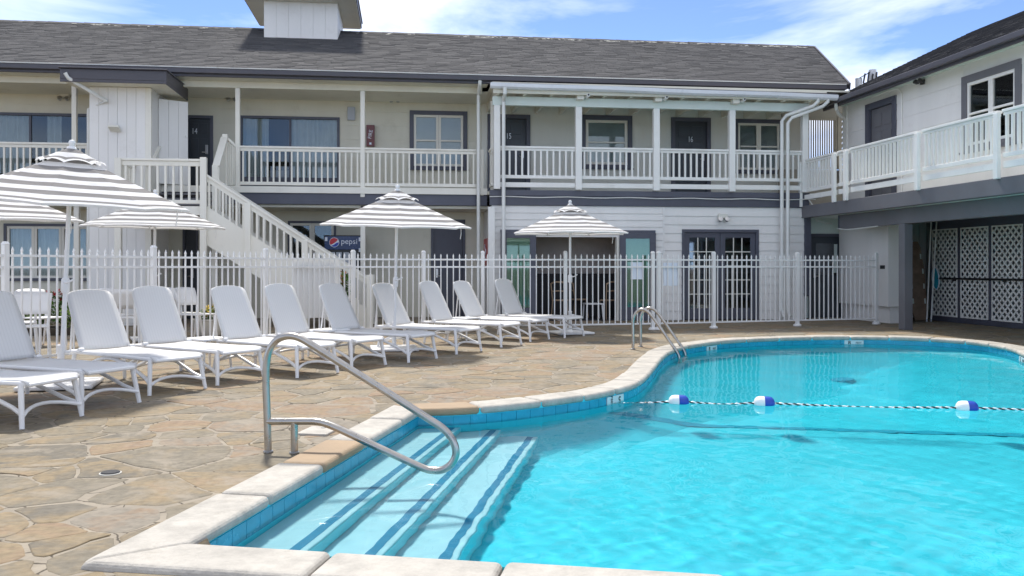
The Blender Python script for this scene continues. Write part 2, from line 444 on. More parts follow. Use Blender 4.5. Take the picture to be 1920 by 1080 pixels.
def tag(o, label=None, cat=None, group=None, kind=None):
    if label: o["label"] = label
    if cat: o["category"] = cat
    if group: o["group"] = group
    if kind: o["kind"] = kind
    return o
def thing(name, label, cat, loc=(0, 0, 0), rz=0.0, group=None):
    o = bpy.data.objects.new(name, None); o.empty_display_size = 0.2
    o.location = loc; o.rotation_euler = (0, 0, rz); COL.objects.link(o)
    WM[o.name] = Matrix.Translation(Vector(loc)) @ Matrix.Rotation(rz, 4, 'Z')
    return tag(o, label, cat, group)
def inst(me, name, parent, M, bevel=0.0):
    """a piece that shares mesh data; M is its world matrix"""
    o = bpy.data.objects.new(name, me); COL.objects.link(o)
    o.parent = parent
    o.matrix_local = WM[parent.name].inverted() @ M
    WM[o.name] = M
    if bevel > 0:
        b = o.modifiers.new("Bevel", 'BEVEL'); b.width = bevel; b.segments = 1
    return o
def copy_tree(o, parent=None):
    c = o.copy(); COL.objects.link(c); c.parent = parent
    for ch in list(o.children): copy_tree(ch, c)
    return c
def text_mesh(body, size, T, mats, name, parent, extr=0.002, align='CENTER', bold=False, sx=1.0):
    cu = bpy.data.curves.new("txt", 'FONT'); cu.body = body; cu.size = size; cu.extrude = extr
    cu.align_x = align; cu.align_y = 'CENTER'; cu.resolution_u = 3
    if bold: cu.offset = size * 0.02
    ob = bpy.data.objects.new("txt", cu); COL.objects.link(ob)
    dg = bpy.context.evaluated_depsgraph_get()
    me = bpy.data.meshes.new_from_object(ob.evaluated_get(dg))
    bpy.data.objects.remove(ob); bpy.data.curves.remove(cu)
    # text lies in XY facing +Z: stand it up facing -Y
    me.transform(WM[parent.name].inverted() @ T @ Matrix.Rotation(R(90), 4, 'X') @ Matrix.Diagonal((sx, 1, 1, 1)))
    me.materials.clear(); me.materials.append(mats); me.name = name
    o = bpy.data.objects.new(name, me); COL.objects.link(o); o.parent = parent; WM[o.name] = WM[parent.name]
    return o
def TR(x, y, z, rz=0.0): return Matrix.Translation((x, y, z)) @ Matrix.Rotation(rz, 4, 'Z')

# ================================================================== THE SETTING: pool, deck, ground
import numpy as np
def catmull(pts, n=8):
    out = []
    for i in range(1, len(pts) - 2):
        p0, p1, p2, p3 = [Vector((*p, 0)) for p in pts[i - 1:i + 3]]
        for k in range(n):
            t = k / n
            q = 0.5 * ((2 * p1) + (p2 - p0) * t + (2 * p0 - 5 * p1 + 4 * p2 - p3) * t * t + (3 * p1 - p0 - 3 * p2 + p3) * t ** 3)
            out.append((q.x, q.y))
    return out
LEVEL = (EYE - 0.03) / EYE                       # the outline was measured on top of the coping, 3 cm above the deck
PA, PB = Vector((-1.0, 4.135)) * LEVEL, Vector((0.125, 7.80)) * LEVEL
e2 = (PB - PA).normalized(); e1 = Vector((e2.y, -e2.x))          # along the left edge, and into the pool
LEFT_LEN = (PB - PA).length
curve_pts = [(-0.3, 7.72), (0.10, 7.80), (0.5, 7.83), (1.03, 8.03), (1.66, 8.42), (1.99, 8.71), (2.38, 9.17), (2.70, 9.80), (3.12, 10.85), (3.49, 11.8),
             (3.96, 12.83), (4.57, 13.72), (5.72, 14.62), (7.4, 15.0), (8.75, 14.72), (9.45, 13.85), (9.35, 12.7), (8.85, 11.6), (8.2, 9.8), (7.8, 7.6), (7.6, 5.2), (7.2, 3.2), (6.6, 1.9), (6.0, 1.0)]
curve_pts = [(x * LEVEL + 0.02, y * LEVEL) for x, y in curve_pts]
NEAR_END = PA + e1 * 7.9
cc = catmull(curve_pts, 7)
cc = [p for p in cc if Vector(p).y > NEAR_END.y + 0.35 or p[1] > 3]
def seg(a, b, n): return [(a[0] + (b[0] - a[0]) * i / n, a[1] + (b[1] - a[1]) * i / n) for i in range(n)]
OUT = seg(PA, PB, 14) + cc + [tuple(cc[-1])][:0] + seg(cc[-1], NEAR_END, 4)[1:] + seg(NEAR_END, PA, 26)
ncorner = {0, 14, len(OUT) - 26}
def offset(poly, d):
    n = len(poly); res = []
    for i in range(n):
        a, b, c = Vector(poly[i - 1]), Vector(poly[i]), Vector(poly[(i + 1) % n])
        d1, d2 = (b - a).normalized(), (c - b).normalized()
        n1, n2 = Vector((-d1.y, d1.x)), Vector((-d2.y, d2.x))
        m = (n1 + n2)
        if m.length < 1e-6: m = n1
        m.normalize()
        k = d / max(0.35, m.dot(n1))
        res.append((b.x + m.x * k, b.y + m.y * k))
    return res
def inside_np(X, Y, poly):
    c = np.zeros(X.shape, bool); n = len(poly)
    for i in range(n):
        x1, y1 = poly[i - 1]; x2, y2 = poly[i]
        if y1 == y2: continue
        k = ((y1 > Y) != (y2 > Y)) & (X < (x2 - x1) * (Y - y1) / (y2 - y1) + x1)
        c ^= k
    return c
def inside(p, poly):
    x, y = p; c = False; n = len(poly)
    for i in range(n):
        x1, y1 = poly[i - 1]; x2, y2 = poly[i]
        if (y1 > y) != (y2 > y) and x < (x2 - x1) * (y - y1) / (y2 - y1) + x1: c = not c
    return c
def nearest(p, poly):
    P = Vector(p); best = None; bd = 1e9; n = len(poly)
    for i in range(n):
        a, b = Vector(poly[i - 1]), Vector(poly[i]); ab = b - a
        t = max(0, min(1, (P - a).dot(ab) / max(1e-9, ab.length_squared)))
        q = a + ab * t; d = (P - q).length_squared
        if d < bd: bd = d; best = q
    return (best.x, best.y)

# ground: one sheet to the horizon with the pool cut out
GZ = -0.006
hole = offset(OUT, 0.16)
outer = [(-900, -500), (900, -500), (900, 1500), (-900, 1500)]
rings = [[Vector((*p, GZ)) for p in outer], [Vector((*p, GZ)) for p in hole]]
tris = tessellate_polygon(rings)
flat = [p for r in rings for p in r]
mb = MB()
fs = []
for t in tris:
    a, b, c = [flat[i] for i in t]
    fs.append(tuple(t) if (b - a).cross(c - a).z > 0 else (t[0], t[2], t[1]))
mb.add([tuple(p) for p in flat], fs)
tag(mb.build("ground", M_mortar), kind="structure")

# pool basin ---------------------------------------------------------
WATER_Z = -0.108
basin = MB()
n = len(OUT)
wv = [(x, y, 0.01) for x, y in OUT] + [(x, y, -2.9) for x, y in OUT]
basin.add(wv, [(i, n + i, n + (i + 1) % n, (i + 1) % n) for i in range(n)])
def floor_z(x, y):
    d = y - (8.69 - 0.27 * (x - 1.72))            # metres past the rope line, towards the deep end
    s = -1.02 - 0.05 * max(0, x)
    if d > 0: s -= min(1.1, d * 0.30)
    w = (Vector(nearest((x, y), OUT)) - Vector((x, y))).length if inside((x, y), OUT) else 0.0
    return max(s, -0.62 - 0.75 * w)              # coved up to the walls
gx, gy = np.arange(-1.6, 10.4, 0.25), np.arange(1.2, 15.8, 0.25)
idx = {}; fv = []; ff = []
for i, x in enumerate(gx):
    for j, y in enumerate(gy):
        idx[i, j] = len(fv); fv.append((x, y, floor_z(x, y)))
for i in range(len(gx) - 1):
    for j in range(len(gy) - 1): ff.append((idx[i, j], idx[i + 1, j], idx[i + 1, j + 1], idx[i, j + 1]))
basin.add(fv, ff)
pool = tag(basin.build("pool_basin", M_pool), kind="structure")
RECV = [pool]

# entry steps along the left edge
TSTEP = Matrix(((e1.x, e2.x, 0, PA.x), (e1.y, e2.y, 0, PA.y), (0, 0, 1, 0), (0, 0, 0, 1)))
for k, (t0, t1, zt) in enumerate([(0.0, 0.34, -0.30), (0.34, 0.67, -0.50), (0.67, 1.00, -0.71)]):
    s = MB(TSTEP)
    s.box(-0.02, t1, -0.02, LEFT_LEN + 0.30, -1.4, zt)
    st = s.build("step", M_step, pool, bevel=0.01)
    a = MB(TSTEP); a.box(t1 - 0.095, t1 - 0.04, 0.0, LEFT_LEN + 0.28, zt - 0.01, zt + 0.004)
    sa = a.build("edge_stripe", M_stripe, st)
    b = MB(TSTEP); b.box(t1 - 0.01, t1 + 0.004, 0.0, LEFT_LEN + 0.28, zt - 0.19, zt - 0.025)
    sb = b.build("riser_tile", M_riser, st)
    RECV += [st, sa, sb]
# dark line on the floor where the deep end begins
lm = MB()
lp = [(1.75 + 0.25 * i, 8.69 - 0.27 * (0.25 * i + 0.03)) for i in range(27)]
vs, fs = [], []
for i, (x, y) in enumerate(lp):
    for dy in (-0.08, 0.08): vs.append((x, y + dy, floor_z(x, y + dy) + 0.015))
for i in range(len(lp) - 1): fs.append((2 * i, 2 * i + 2, 2 * i + 3, 2 * i + 1))
lm.add(vs, fs)
RECV.append(lm.build("slope_line", M_line, pool))
dm = MB(); dm.lathe([(0.0, 0), (0.22, 0), (0.22, 0.02), (0.0, 0.03)], 20, (6.3, 12.2, floor_z(6.3, 12.2) + 0.005))
RECV.append(dm.build("main_drain", M_line, pool))

# outline resampled by arc length
def resample(poly, step, start, end):
    pts = [Vector(poly[i % len(poly)]) for i in range(start, end + 1)]
    L = [0]
    for a, b in zip(pts, pts[1:]): L.append(L[-1] + (b - a).length)
    m = max(1, round(L[-1] / step)); res = []
    for k in range(m + 1):
        s = L[-1] * k / m
        i = max(j for j in range(len(L)) if L[j] <= s + 1e-9); i = min(i, len(pts) - 2)
        t = (s - L[i]) / max(1e-9, L[i + 1] - L[i]); res.append(pts[i].lerp(pts[i + 1], min(1, t)))
    return res
NOUT = len(OUT)
# waterline tiles
for st, en in ((0, 14), (14, NOUT - 26), (NOUT - 26, NOUT)):
    rs = resample(OUT, 0.152, st, en)
    for a, b in zip(rs, rs[1:]):
        d = (b - a).normalized(); nn = Vector((-d.y, d.x)); a2, b2 = a + d * 0.002, b - d * 0.002
        o = MB(); k = 0.007
        vs = []
        for q, z in ((a2, -0.192), (b2, -0.192), (b2, -0.043), (a2, -0.043)):
            vs.append((q.x - nn.x * k, q.y - nn.y * k, z))
        for q, z in ((a2, -0.192), (b2, -0.192), (b2, -0.043), (a2, -0.043)):
            vs.append((q.x + nn.x * 0.01, q.y + nn.y * 0.01, z))
        o.add(vs, [(3, 2, 1, 0), (0, 1, 5, 4), (1, 2, 6, 5), (2, 3, 7, 6), (3, 0, 4, 7)])
        RECV.append(o.build("waterline_tile", M_tile, pool))
# coping stones
CW = 0.285
def coping(st, en, lens, tans=()):
    ps = resample(OUT, 0.05, st, en)
    prev = None
    # normals; mitre at the ends where the edge turns a corner
    norm = []
    for i, p in enumerate(ps):
        if i == 0: d = ps[1] - ps[0]
        elif i == len(ps) - 1: d = ps[-1] - ps[-2]
        else: d = ps[i + 1] - ps[i - 1]
        d.normalize(); norm.append(Vector((-d.y, d.x)))
    def mitre(i, vert):
        a, b, c = [Vector(OUT[(vert + k) % NOUT]) for k in (-1, 0, 1)]
        d1, d2 = (b - a).normalized(), (c - b).normalized()
        m = Vector((-d1.y - d2.y, d1.x + d2.x)).normalized()
        norm[i] = m / max(0.4, m.dot(Vector((-d1.y, d1.x))))
    mitre(0, st); mitre(len(ps) - 1, en)
    i = 0; q = 0
    while i < len(ps) - 1:
        ln = int(lens() / 0.05); j = min(len(ps) - 1, i + ln)
        if len(ps) - 1 - j < 6: j = len(ps) - 1
        top = random.uniform(0.026, 0.034)
        inn, ou = [], []
        w = CW + random.uniform(-0.012, 0.02)
        ks = list(range(i, j + 1, 2)); 
        if ks[-1] != j: ks.append(j)
        for k in ks:
            p = ps[k]; t = Vector((0, 0))
            if k == i and i > 0: t = (ps[i + 1] - ps[i]).normalized() * 0.004
            if k == j and j < len(ps) - 1: t = (ps[j - 1] - ps[j]).normalized() * 0.004
            inn.append(p - norm[k] * 0.022 + t); ou.append(p + norm[k] * w + t)
        poly = [(v.x, v.y) for v in inn] + [(v.x, v.y) for v in reversed(ou)]
        # clockwise outline: reverse for upward top face
        poly = poly[::-1]
        if sum((poly[a - 1][0] * poly[a][1] - poly[a][0] * poly[a - 1][1]) for a in range(len(poly))) < 0: poly = poly[::-1]
        c = MB(); c.prism(poly, -0.040, top)
        o = c.build("coping_stone", M_coptan if q in tans else M_coping, pool)
        bv = o.modifiers.new("Bevel", 'BEVEL'); bv.width = 0.032; bv.segments = 4; bv.limit_method = 'ANGLE'
        i = j; q += 1
coping(0, 14, lambda: random.uniform(0.75, 1.1), tans=(2,))
coping(14, NOUT - 26, lambda: random.uniform(0.55, 0.75), tans=(0,))
coping(NOUT - 26, NOUT, lambda: random.uniform(0.7, 0.95))

# depth marker tiles on the waterline and printed numbers
def marker(px, py, big, small, name_w=0.16, flip=False):
    P = Vector(g(px, py, -0.12)); q = Vector(nearest(P, OUT))
    # local direction of the edge
    best = min(range(NOUT), key=lambda i: (Vector(OUT[i]) - q).length)
    d = (Vector(OUT[(best + 1) % NOUT]) - Vector(OUT[best - 1])).normalized()
    rz = math.atan2(d.y, d.x)
    T = TR(q.x, q.y, -0.088, rz)
    o = MB(T); o.box(-0.165, 0.165, -0.018, -0.009, -0.09, 0.045)
    mt = o.build("marker_tile", M_marktile, pool)
    RECV.append(mt)
    text_mesh(big, 0.095, T @ Matrix.Translation((0.08 if flip else -0.08, -0.0195, 0.0)) @ Matrix.Rotation(R(180 if flip else 0), 4, 'Y'), M_mark, "depth_number", mt, 0.001, bold=True)
    text_mesh(small, 0.05, T @ Matrix.Translation((-0.08 if flip else 0.08, -0.0195, 0.0)) @ Matrix.Rotation(R(90 if flip else 0), 4, 'Y'), M_mark, "depth_unit", mt, 0.001)
marker(1112, 752, "5", "FEET", flip=True)
marker(1595, 645, "8", "FEET")
marker(1300, 655, "8", "FEET")
marker(1912, 680, "5", "FEET")
for o in RECV:
    try: o.cycles.is_caustics_receiver = True
    except Exception: pass

# water ----------------------------------------------------------------
STEP = 0.028
X, Y = np.meshgrid(np.arange(-1.4, 10.0, STEP), np.arange(1.3, 15.4, STEP), indexing='ij')
keep = inside_np(X, Y, offset(OUT, 0.10))
rng = np.random.default_rng(11)
Z = np.zeros_like(X)
env = 0.45 + 0.25 * np.sin(0.55 * X + 0.3 * Y + 1.0) * np.sin(0.4 * Y - 0.25 * X) + 0.7 * np.clip((8.0 - Y) / 3, 0, 1)
calm = 0.4 + 0.6 * np.clip(((X - PA.x) * e1.x + (Y - PA.y) * e1.y - 0.7) / 0.9, 0, 1)      # stiller over the steps
for k in range(64):
    lam = 0.085 * (10 ** rng.uniform(0, 1.2)); a = rng.uniform(0, 6.28) if lam < 0.3 else rng.normal(0.5, 0.9); ph = rng.uniform(0, 6.28)
    kx, ky = 2 * math.pi / lam * math.cos(a), 2 * math.pi / lam * math.sin(a)
    amp = 0.00125 * (lam ** 1.0) * (0.55 if lam > 0.3 else 1.0)
    Z += 0.72 * calm * amp * np.sin(kx * X + ky * Y + ph + 0.8 * np.sin(0.9 * X + ph) + 0.7 * np.cos(1.1 * Y - ph)) * (env if lam < 0.6 else 1)
Z += WATER_Z
ids = -np.ones(X.shape, int); ids[keep] = np.arange(keep.sum())
verts = np.stack([X[keep], Y[keep], Z[keep]], 1)
q = np.stack([ids[:-1, :-1], ids[1:, :-1], ids[1:, 1:], ids[:-1, 1:]], -1).reshape(-1, 4)
q = q[(q >= 0).all(1)]
me = bpy.data.meshes.new("water"); me.from_pydata(verts.tolist(), [], q.tolist())
me.materials.append(M_water); me.polygons.foreach_set("use_smooth", [True] * len(me.polygons)); me.update()
water = bpy.data.objects.new("water", me); COL.objects.link(water); tag(water, kind="structure")
try: water.cycles.is_caustics_caster = True
except Exception: pass

# flagstone deck ---------------------------------------------------------
rs = random.Random(21)
snap_poly = offset(OUT, 0.20)
keep_out = offset(OUT, 0.04)
bx0, bx1, by0, by1 = -15.5, 13.0, 1.2, 19.8
seeds = []; cell = {}
def near_ok(x, y, r):
    i, j = int(x // 0.8), int(y // 0.8)
    for a in (-1, 0, 1):
        for b in (-1, 0, 1):
            for (u, v, r2) in cell.get((i + a, j + b), ()):
                dx, dy = (u - x), (v - y) * 1.25
                if dx * dx + dy * dy < (0.5 * (r + r2)) ** 2: return False
    return True
for _ in range(22000):
    x, y = rs.uniform(bx0, bx1), rs.uniform(by0, by1); r = rs.choice([0.2, 0.26, 0.36, 0.5, 0.68])
    if near_ok(x, y, r):
        seeds.append((x, y, r)); cell.setdefault((int(x // 0.8), int(y // 0.8)), []).append((x, y, r))
cell = {}
for s in seeds: cell.setdefault((int(s[0] // 0.8), int(s[1] // 0.8)), []).append(s)
def clip(poly, px, py, nx, ny):
    out = []; k = len(poly)
    for i in range(k):
        a, b = poly[i], poly[(i + 1) % k]
        da, db = (a[0] - px) * nx + (a[1] - py) * ny, (b[0] - px) * nx + (b[1] - py) * ny
        if da <= 0: out.append(a)
        if (da < 0 < db) or (db < 0 < da):
            t = da / (da - db); out.append((a[0] + (b[0] - a[0]) * t, a[1] + (b[1] - a[1]) * t))
    return out
def warp(p):
    a, b = p.x, p.y
    return (a + 0.13 * noise.noise((a * 1.1, b * 1.1, 4.2)) + 0.05 * noise.noise((a * 3.3, b * 3.3, 8.1)), b + 0.13 * noise.noise((a * 1.1, b * 1.1, 14.2)) + 0.05 * noise.noise((a * 3.3, b * 3.3, 18.1)))
stones = []
for (x, y, r) in seeds:
    poly = [(x - 0.85, y - 0.85), (x + 0.85, y - 0.85), (x + 0.85, y + 0.85), (x - 0.85, y + 0.85)]
    i, j = int(x // 0.8), int(y // 0.8)
    for a in (-2, -1, 0, 1, 2):
        for b in (-2, -1, 0, 1, 2):
            for (u, v, r2) in cell.get((i + a, j + b), ()):
                if u == x and v == y: continue
                dx, dy = u - x, v - y; d = math.hypot(dx, dy)
                gap = 0.001 + 0.045 * (0.5 + 0.5 * noise.noise((0.9 * (x + u), 0.9 * (y + v), 3.3))) ** 1.9
                k = (d * d + 0.16 * (r * r - r2 * r2)) / (2 * d) - gap; poly = clip(poly, x + dx / d * k, y + dy / d * k, dx / d, dy / d)
                if len(poly) < 3: break
            if len(poly) < 3: break
        if len(poly) < 3: break
    if len(poly) < 3: continue
    # drop very short edges, knock the corners off, wobble the edges
    pts = []
    for k in range(len(poly)):
        a, b = Vector(poly[k]), Vector(poly[(k + 1) % len(poly)])
        L = (b - a).length
        if L < 0.04: continue
        c = min(0.12, 0.022 / L)
        pts.append(a.lerp(b, c))
        m = max(0, int(L / 0.15))
        for t in range(m):
            f = c + (1 - 2 * c) * (t + 1) / (m + 1); p = a.lerp(b, f)
            nrm = Vector((-(b - a).y, (b - a).x)).normalized()
            p = p + nrm * (0.012 * noise.noise((p.x * 9, p.y * 9, 1.7)))
            pts.append(p)
        pts.append(a.lerp(b, 1 - c))
    if len(pts) < 4: continue
    pts = [warp(p) for p in pts]
    ins = [inside(p, snap_poly) for p in pts] if (-2 < x < 10.8 and 1 < y < 16.2) else [False]
    if all(ins) and len(ins) == len(pts): continue
    if any(ins):
        full = []
        for k in range(len(pts)):
            a, b = pts[k], pts[(k + 1) % len(pts)]
            full.append(nearest(a, snap_poly) if ins[k] else a)
            if ins[k] and ins[(k + 1) % len(pts)]:      # follow the pool edge round its corners
                a, b = nearest(a, snap_poly), nearest(b, snap_poly)
                for t in (0.2, 0.4, 0.6, 0.8):
                    c_ = (a[0] + (b[0] - a[0]) * t, a[1] + (b[1] - a[1]) * t)
                    full.append(nearest(c_, snap_poly) if inside(c_, snap_poly) else c_)
        pts = full
        if any(inside(((pts[k - 1][0] + pts[k][0]) / 2, (pts[k - 1][1] + pts[k][1]) / 2), keep_out) for k in range(len(pts))): continue
    area = 0.5 * sum(pts[k - 1][0] * pts[k][1] - pts[k][0] * pts[k - 1][1] for k in range(len(pts)))
    if area < 0.02: continue
    stones.append((pts, area, (sum(p[0] for p in pts) / len(pts), sum(p[1] for p in pts) / len(pts))))
def on_screen(p):
    Xc, Zc = p[0] * cT - p[1] * sT, p[0] * sT + p[1] * cT
    if Zc < 1: return 0
    px, py = CX + F * Xc / Zc, HY + F * EYE / Zc
    if -60 < px < 1980 and py < 1110: return 1 / (Zc ** 3)
    return 0
stones.sort(key=lambda s: -s[1] * on_screen(s[2]))
deck = MB(); deck.box(-0.5, 0.5, -0.5, 0.5, -0.2, -0.15)
deck = thing("flagstone_deck", None, None, (0, 0, 0)); tag(deck, kind="structure")
rest = MB()
def put(m, pts, c):
    top = rs.uniform(-0.0045, 0.0); tx, ty = rs.uniform(-0.005, 0.005), rs.uniform(-0.005, 0.005)
    k = len(pts)
    vs = [(x, y, GZ - 0.03) for x, y in pts]
    vs += [(x, y, top - 0.003 + tx * (x - c[0]) + ty * (y - c[1])) for x, y in pts]
    vs += [(c[0] + (x - c[0]) * 0.965, c[1] + (y - c[1]) * 0.965, top + tx * (x - c[0]) + ty * (y - c[1])) for x, y in pts]
    fs = [(i, (i + 1) % k, k + (i + 1) % k, k + i) for i in range(k)] + [(k + i, k + (i + 1) % k, 2 * k + (i + 1) % k, 2 * k + i) for i in range(k)] + [tuple(range(2 * k, 3 * k))]
    m.add(vs, fs, 0, rs.random())
for q_, (pts, area, c) in enumerate(stones):
    if q_ < 300:
        m = MB(); put(m, pts, c); m.build("flagstone", M_flag, deck, tint=True)
    else: put(rest, pts, c)
tag(rest.build("far_flagstones", M_flag, deck, tint=True), kind="stuff")

# ================================================================== BUILDING HELPERS (wall faces -Y of the transform T)
def wall_boxes(m, x0, x1, z0, z1, y0, y1, holes):
    xs = sorted({x0, x1} | {min(max(h[k], x0), x1) for h in holes for k in (0, 1)})
    for a, b in zip(xs, xs[1:]):
        if b - a < 1e-4: continue
        c = (a + b) / 2
        hs = sorted([(max(h[2], z0), min(h[3], z1)) for h in holes if h[0] < c < h[1]])
        z = z0
        for h0, h1 in hs:
            if h0 > z + 1e-4: m.box(a, b, y0, y1, z, h0)
            z = max(z, h1)
        if z < z1 - 1e-4: m.box(a, b, y0, y1, z, z1)
def siding(parent, T, x0, x1, z0, z1, y, pitch, material, holes=(), name="siding_board", lap=0.020):
    nrow = max(1, round((z1 - z0) / pitch)); p = (z1 - z0) / nrow
    for r in range(nrow):
        a, b = z0 + r * p, z0 + (r + 1) * p
        cuts = sorted([(h[0], h[1]) for h in holes if h[2] < b - 0.01 and h[3] > a + 0.01])
        x = x0; spans = []
        for c0, c1 in cuts:
            if c0 > x + 0.02: spans.append((x, min(c0, x1)))
            x = max(x, c1)
        if x < x1 - 0.02: spans.append((x, x1))
        for s0, s1 in spans:
            if s1 - s0 < 0.02: continue
            m = MB(T)
            yb, yt = y - lap - random.uniform(0, 0.002), y - 0.005
            m.add([(s0, yb, a), (s1, yb, a), (s1, y + 0.004, a), (s0, y + 0.004, a), (s0, yt, b - 0.004), (s1, yt, b - 0.004), (s1, y + 0.004, b - 0.004), (s0, y + 0.004, b - 0.004)],
                  [(0, 3, 2, 1), (4, 5, 6, 7), (0, 1, 5, 4), (1, 2, 6, 5), (2, 3, 7, 6), (3, 0, 4, 7)])
            m.build(name, material, parent)
def frame_boxes(m, x0, x1, z0, z1, w, y0, y1, bottom=True):
    m.box(x0, x0 + w, y0, y1, z0, z1); m.box(x1 - w, x1, y0, y1, z0, z1)
    m.box(x0 + w, x1 - w, y0, y1, z1 - w, z1)
    if bottom: m.box(x0 + w, x1 - w, y0, y1, z0, z0 + w)
def curtain(parent, T, x0, x1, z0, z1, y, material=None, amp=0.025, per=0.13, lean=0.0):
    m = MB(T); n = max(6, int((x1 - x0) / 0.022)); vs, fs = [], []
    for i in range(n + 1):
        x = x0 + (x1 - x0) * i / n; o = amp * math.sin(2 * math.pi * (x - x0) / per + 0.7 * math.sin(x * 9)) 
        vs += [(x + lean, y + o * 1.1, z0), (x, y + o * 0.8, z1)]
    for i in range(n): fs.append((2 * i, 2 * i + 2, 2 * i + 3, 2 * i + 1))
    m.add(vs, fs); return m.build("curtain", material or M_curtain, parent, smooth=True)
def pane(parent, T, x0, x1, z0, z1, y, material=None):
    m = MB(T); m.box(x0, x1, y, y + 0.006, z0, z1); return m.build("pane", material or M_glass, parent)
def window(parent, T, x0, x1, z0, z1, y, trim=0.10, trim_m=None, sash_m=None, cols=2, rows=2, cover="none", cover_m=None, mull=0.05, sill=True):
    """trim round the opening, cols casements, each with a meeting rail; real glass with curtain or blind behind"""
    m = MB(T); frame_boxes(m, x0, x1, z0, z1, trim, y - 0.045, y + 0.02)
    if sill: m.box(x0 - 0.03, x1 + 0.03, y - 0.075, y - 0.0455, z0 - 0.005, z0 + 0.035)
    win = m.build("window", trim_m or M_slate, parent, bevel=0.004)
    a0, a1, b0, b1 = x0 + trim, x1 - trim, z0 + trim, z1 - trim
    cwid = (a1 - a0) / cols
    for c in range(cols):
        s0, s1 = a0 + c * cwid, a0 + (c + 1) * cwid
        m = MB(T); frame_boxes(m, s0 + 0.002, s1 - 0.002, b0, b1, mull, y - 0.02, y + 0.03)
        for r in range(1, rows):
            zz = b0 + (b1 - b0) * (0.5 if rows == 2 else r / rows)
            m.box(s0 + mull, s1 - mull, y - 0.024, y + 0.03, zz - 0.02, zz + 0.02)
        m.build("sash", sash_m or M_cwhite, win, bevel=0.003)
        zs = [b0 + mull] + [b0 + (b1 - b0) * r / rows for r in range(1, rows)] + [b1 - mull]
        for r in range(rows): pane(win, T, s0 + mull - 0.004, s1 - mull + 0.004, zs[r] + (0.016 if r else -0.004), zs[r + 1] - (0.016 if r < rows - 1 else -0.004), y + 0.012)
        if cover == "blind":
            n = int((b1 - b0) / 0.055)
            for k in range(n):
                zz = b0 + 0.03 + (b1 - b0 - 0.06) * k / n
                q = MB(T); q.add([(s0 + 0.03, y + 0.06, zz), (s1 - 0.03, y + 0.06, zz), (s1 - 0.03, y + 0.085, zz + 0.032), (s0 + 0.03, y + 0.085, zz + 0.032)], [(0, 1, 2, 3)])
                q.build("blind_slat", cover_m or M_blind, win)
        elif cover == "shade":
            q = MB(T); q.box(s0 + 0.02, s1 - 0.02, y + 0.06, y + 0.07, b0, b1); q.build("shade", cover_m or M_curtain, win)
        elif cover == "curtain":
            curtain(win, T, s0 + 0.01, s1 - 0.01, b0 - 0.03, b1 + 0.03, y + 0.09)
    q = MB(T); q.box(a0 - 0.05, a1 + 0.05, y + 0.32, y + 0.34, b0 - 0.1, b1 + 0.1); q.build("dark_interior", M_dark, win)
    return win
def door(parent, T, x0, x1, z0, z1, y, number=None, trim=0.10, handle_right=True, material=None, panels=True, nshift=0.0):
    m = MB(T); frame_boxes(m, x0, x1, z0, z1, trim, y - 0.045, y + 0.03, bottom=False)
    fr = m.build("door", M_slate, parent, bevel=0.004)
    a0, a1, b1 = x0 + trim, x1 - trim, z1 - trim
    m = MB(T); m.box(a0 + 0.003, a1 - 0.003, y + 0.035, y + 0.075, z0 + 0.012, b1 - 0.004)
    m.build("door_leaf", material or M_door, fr)
    if panels:
        w = (a1 - a0)
        for c in range(2):
            for f0, f1 in ((0.06, 0.34), (0.42, 0.74), (0.80, 0.94)):
                p0 = a0 + w * (0.13 if c == 0 else 0.55); p1 = p0 + w * 0.32
                q = MB(T); q.box(p0, p1, y + 0.022, y + 0.0352, z0 + (b1 - z0) * f0, z0 + (b1 - z0) * f1)
                q.build("door_panel", material or M_door, fr, bevel=0.008)
    q = MB(T); q.box(x0 + 0.022, x1 - 0.022, y + 0.08, y + 0.10, z0 + 0.005, z1 - 0.022); q.build("door_light_stop", M_dark, fr)  # unseen dark slab, added to keep sun from leaking round the leaf
    hx = a1 - 0.09 if handle_right else a0 + 0.09
    q = MB(T); q.box(hx - 0.03, hx + 0.03, y - 0.0, y + 0.036, z0 + 0.98, z0 + 1.2)
    q.tube([(hx, y - 0.01, z0 + 1.02), (hx - 0.1 if handle_right else hx + 0.1, y - 0.03, z0 + 1.02)], 0.014, 8)
    q.build("handle", M_brass, fr, bevel=0.004)
    if number:
        text_mesh(number, 0.20, T @ Matrix.Translation(((a0 + a1) / 2 + nshift, y + 0.018, z0 + 1.52)), M_mwhite, "door_number", fr, 0.003, sx=0.7)
    return fr
def railing(parent, T, x0, x1, y, ztop, zbot, pitch, material, bw=0.036, cap_h=0.045, cap_w=0.10, sub=0.07, name="balcony_railing", kick=None):
    m = MB(T)
    m.box(x0, x1, y - cap_w / 2, y + cap_w / 2, ztop - cap_h, ztop)
    m.box(x0, x1, y - 0.022, y + 0.022, ztop - cap_h - sub, ztop - cap_h - 0.001)
    r = m.build(name, material, parent, bevel=0.006)
    m = MB(T); m.box(x0, x1, y - 0.028, y + 0.028, zbot, zbot + 0.075); m.build("bottom_rail", material, r, bevel=0.006)
    if kick: m = MB(T); m.box(x0, x1, y - 0.02, y + 0.02, kick[0], kick[1]); m.build("kick_rail", material, r, bevel=0.005)
    h0, h1 = zbot + 0.075, ztop - cap_h - sub
    b = MB(); b.box(-bw / 2, bw / 2, -bw / 2, bw / 2, 0, h1 - h0)
    me = b.mesh("baluster", material)
    n = max(1, round((x1 - x0) / pitch))
    for i in range(n):
        x = x0 + (x1 - x0) * (i + 0.5) / n
        inst(me, "baluster", r, T @ TR(x, y, h0))
    return r
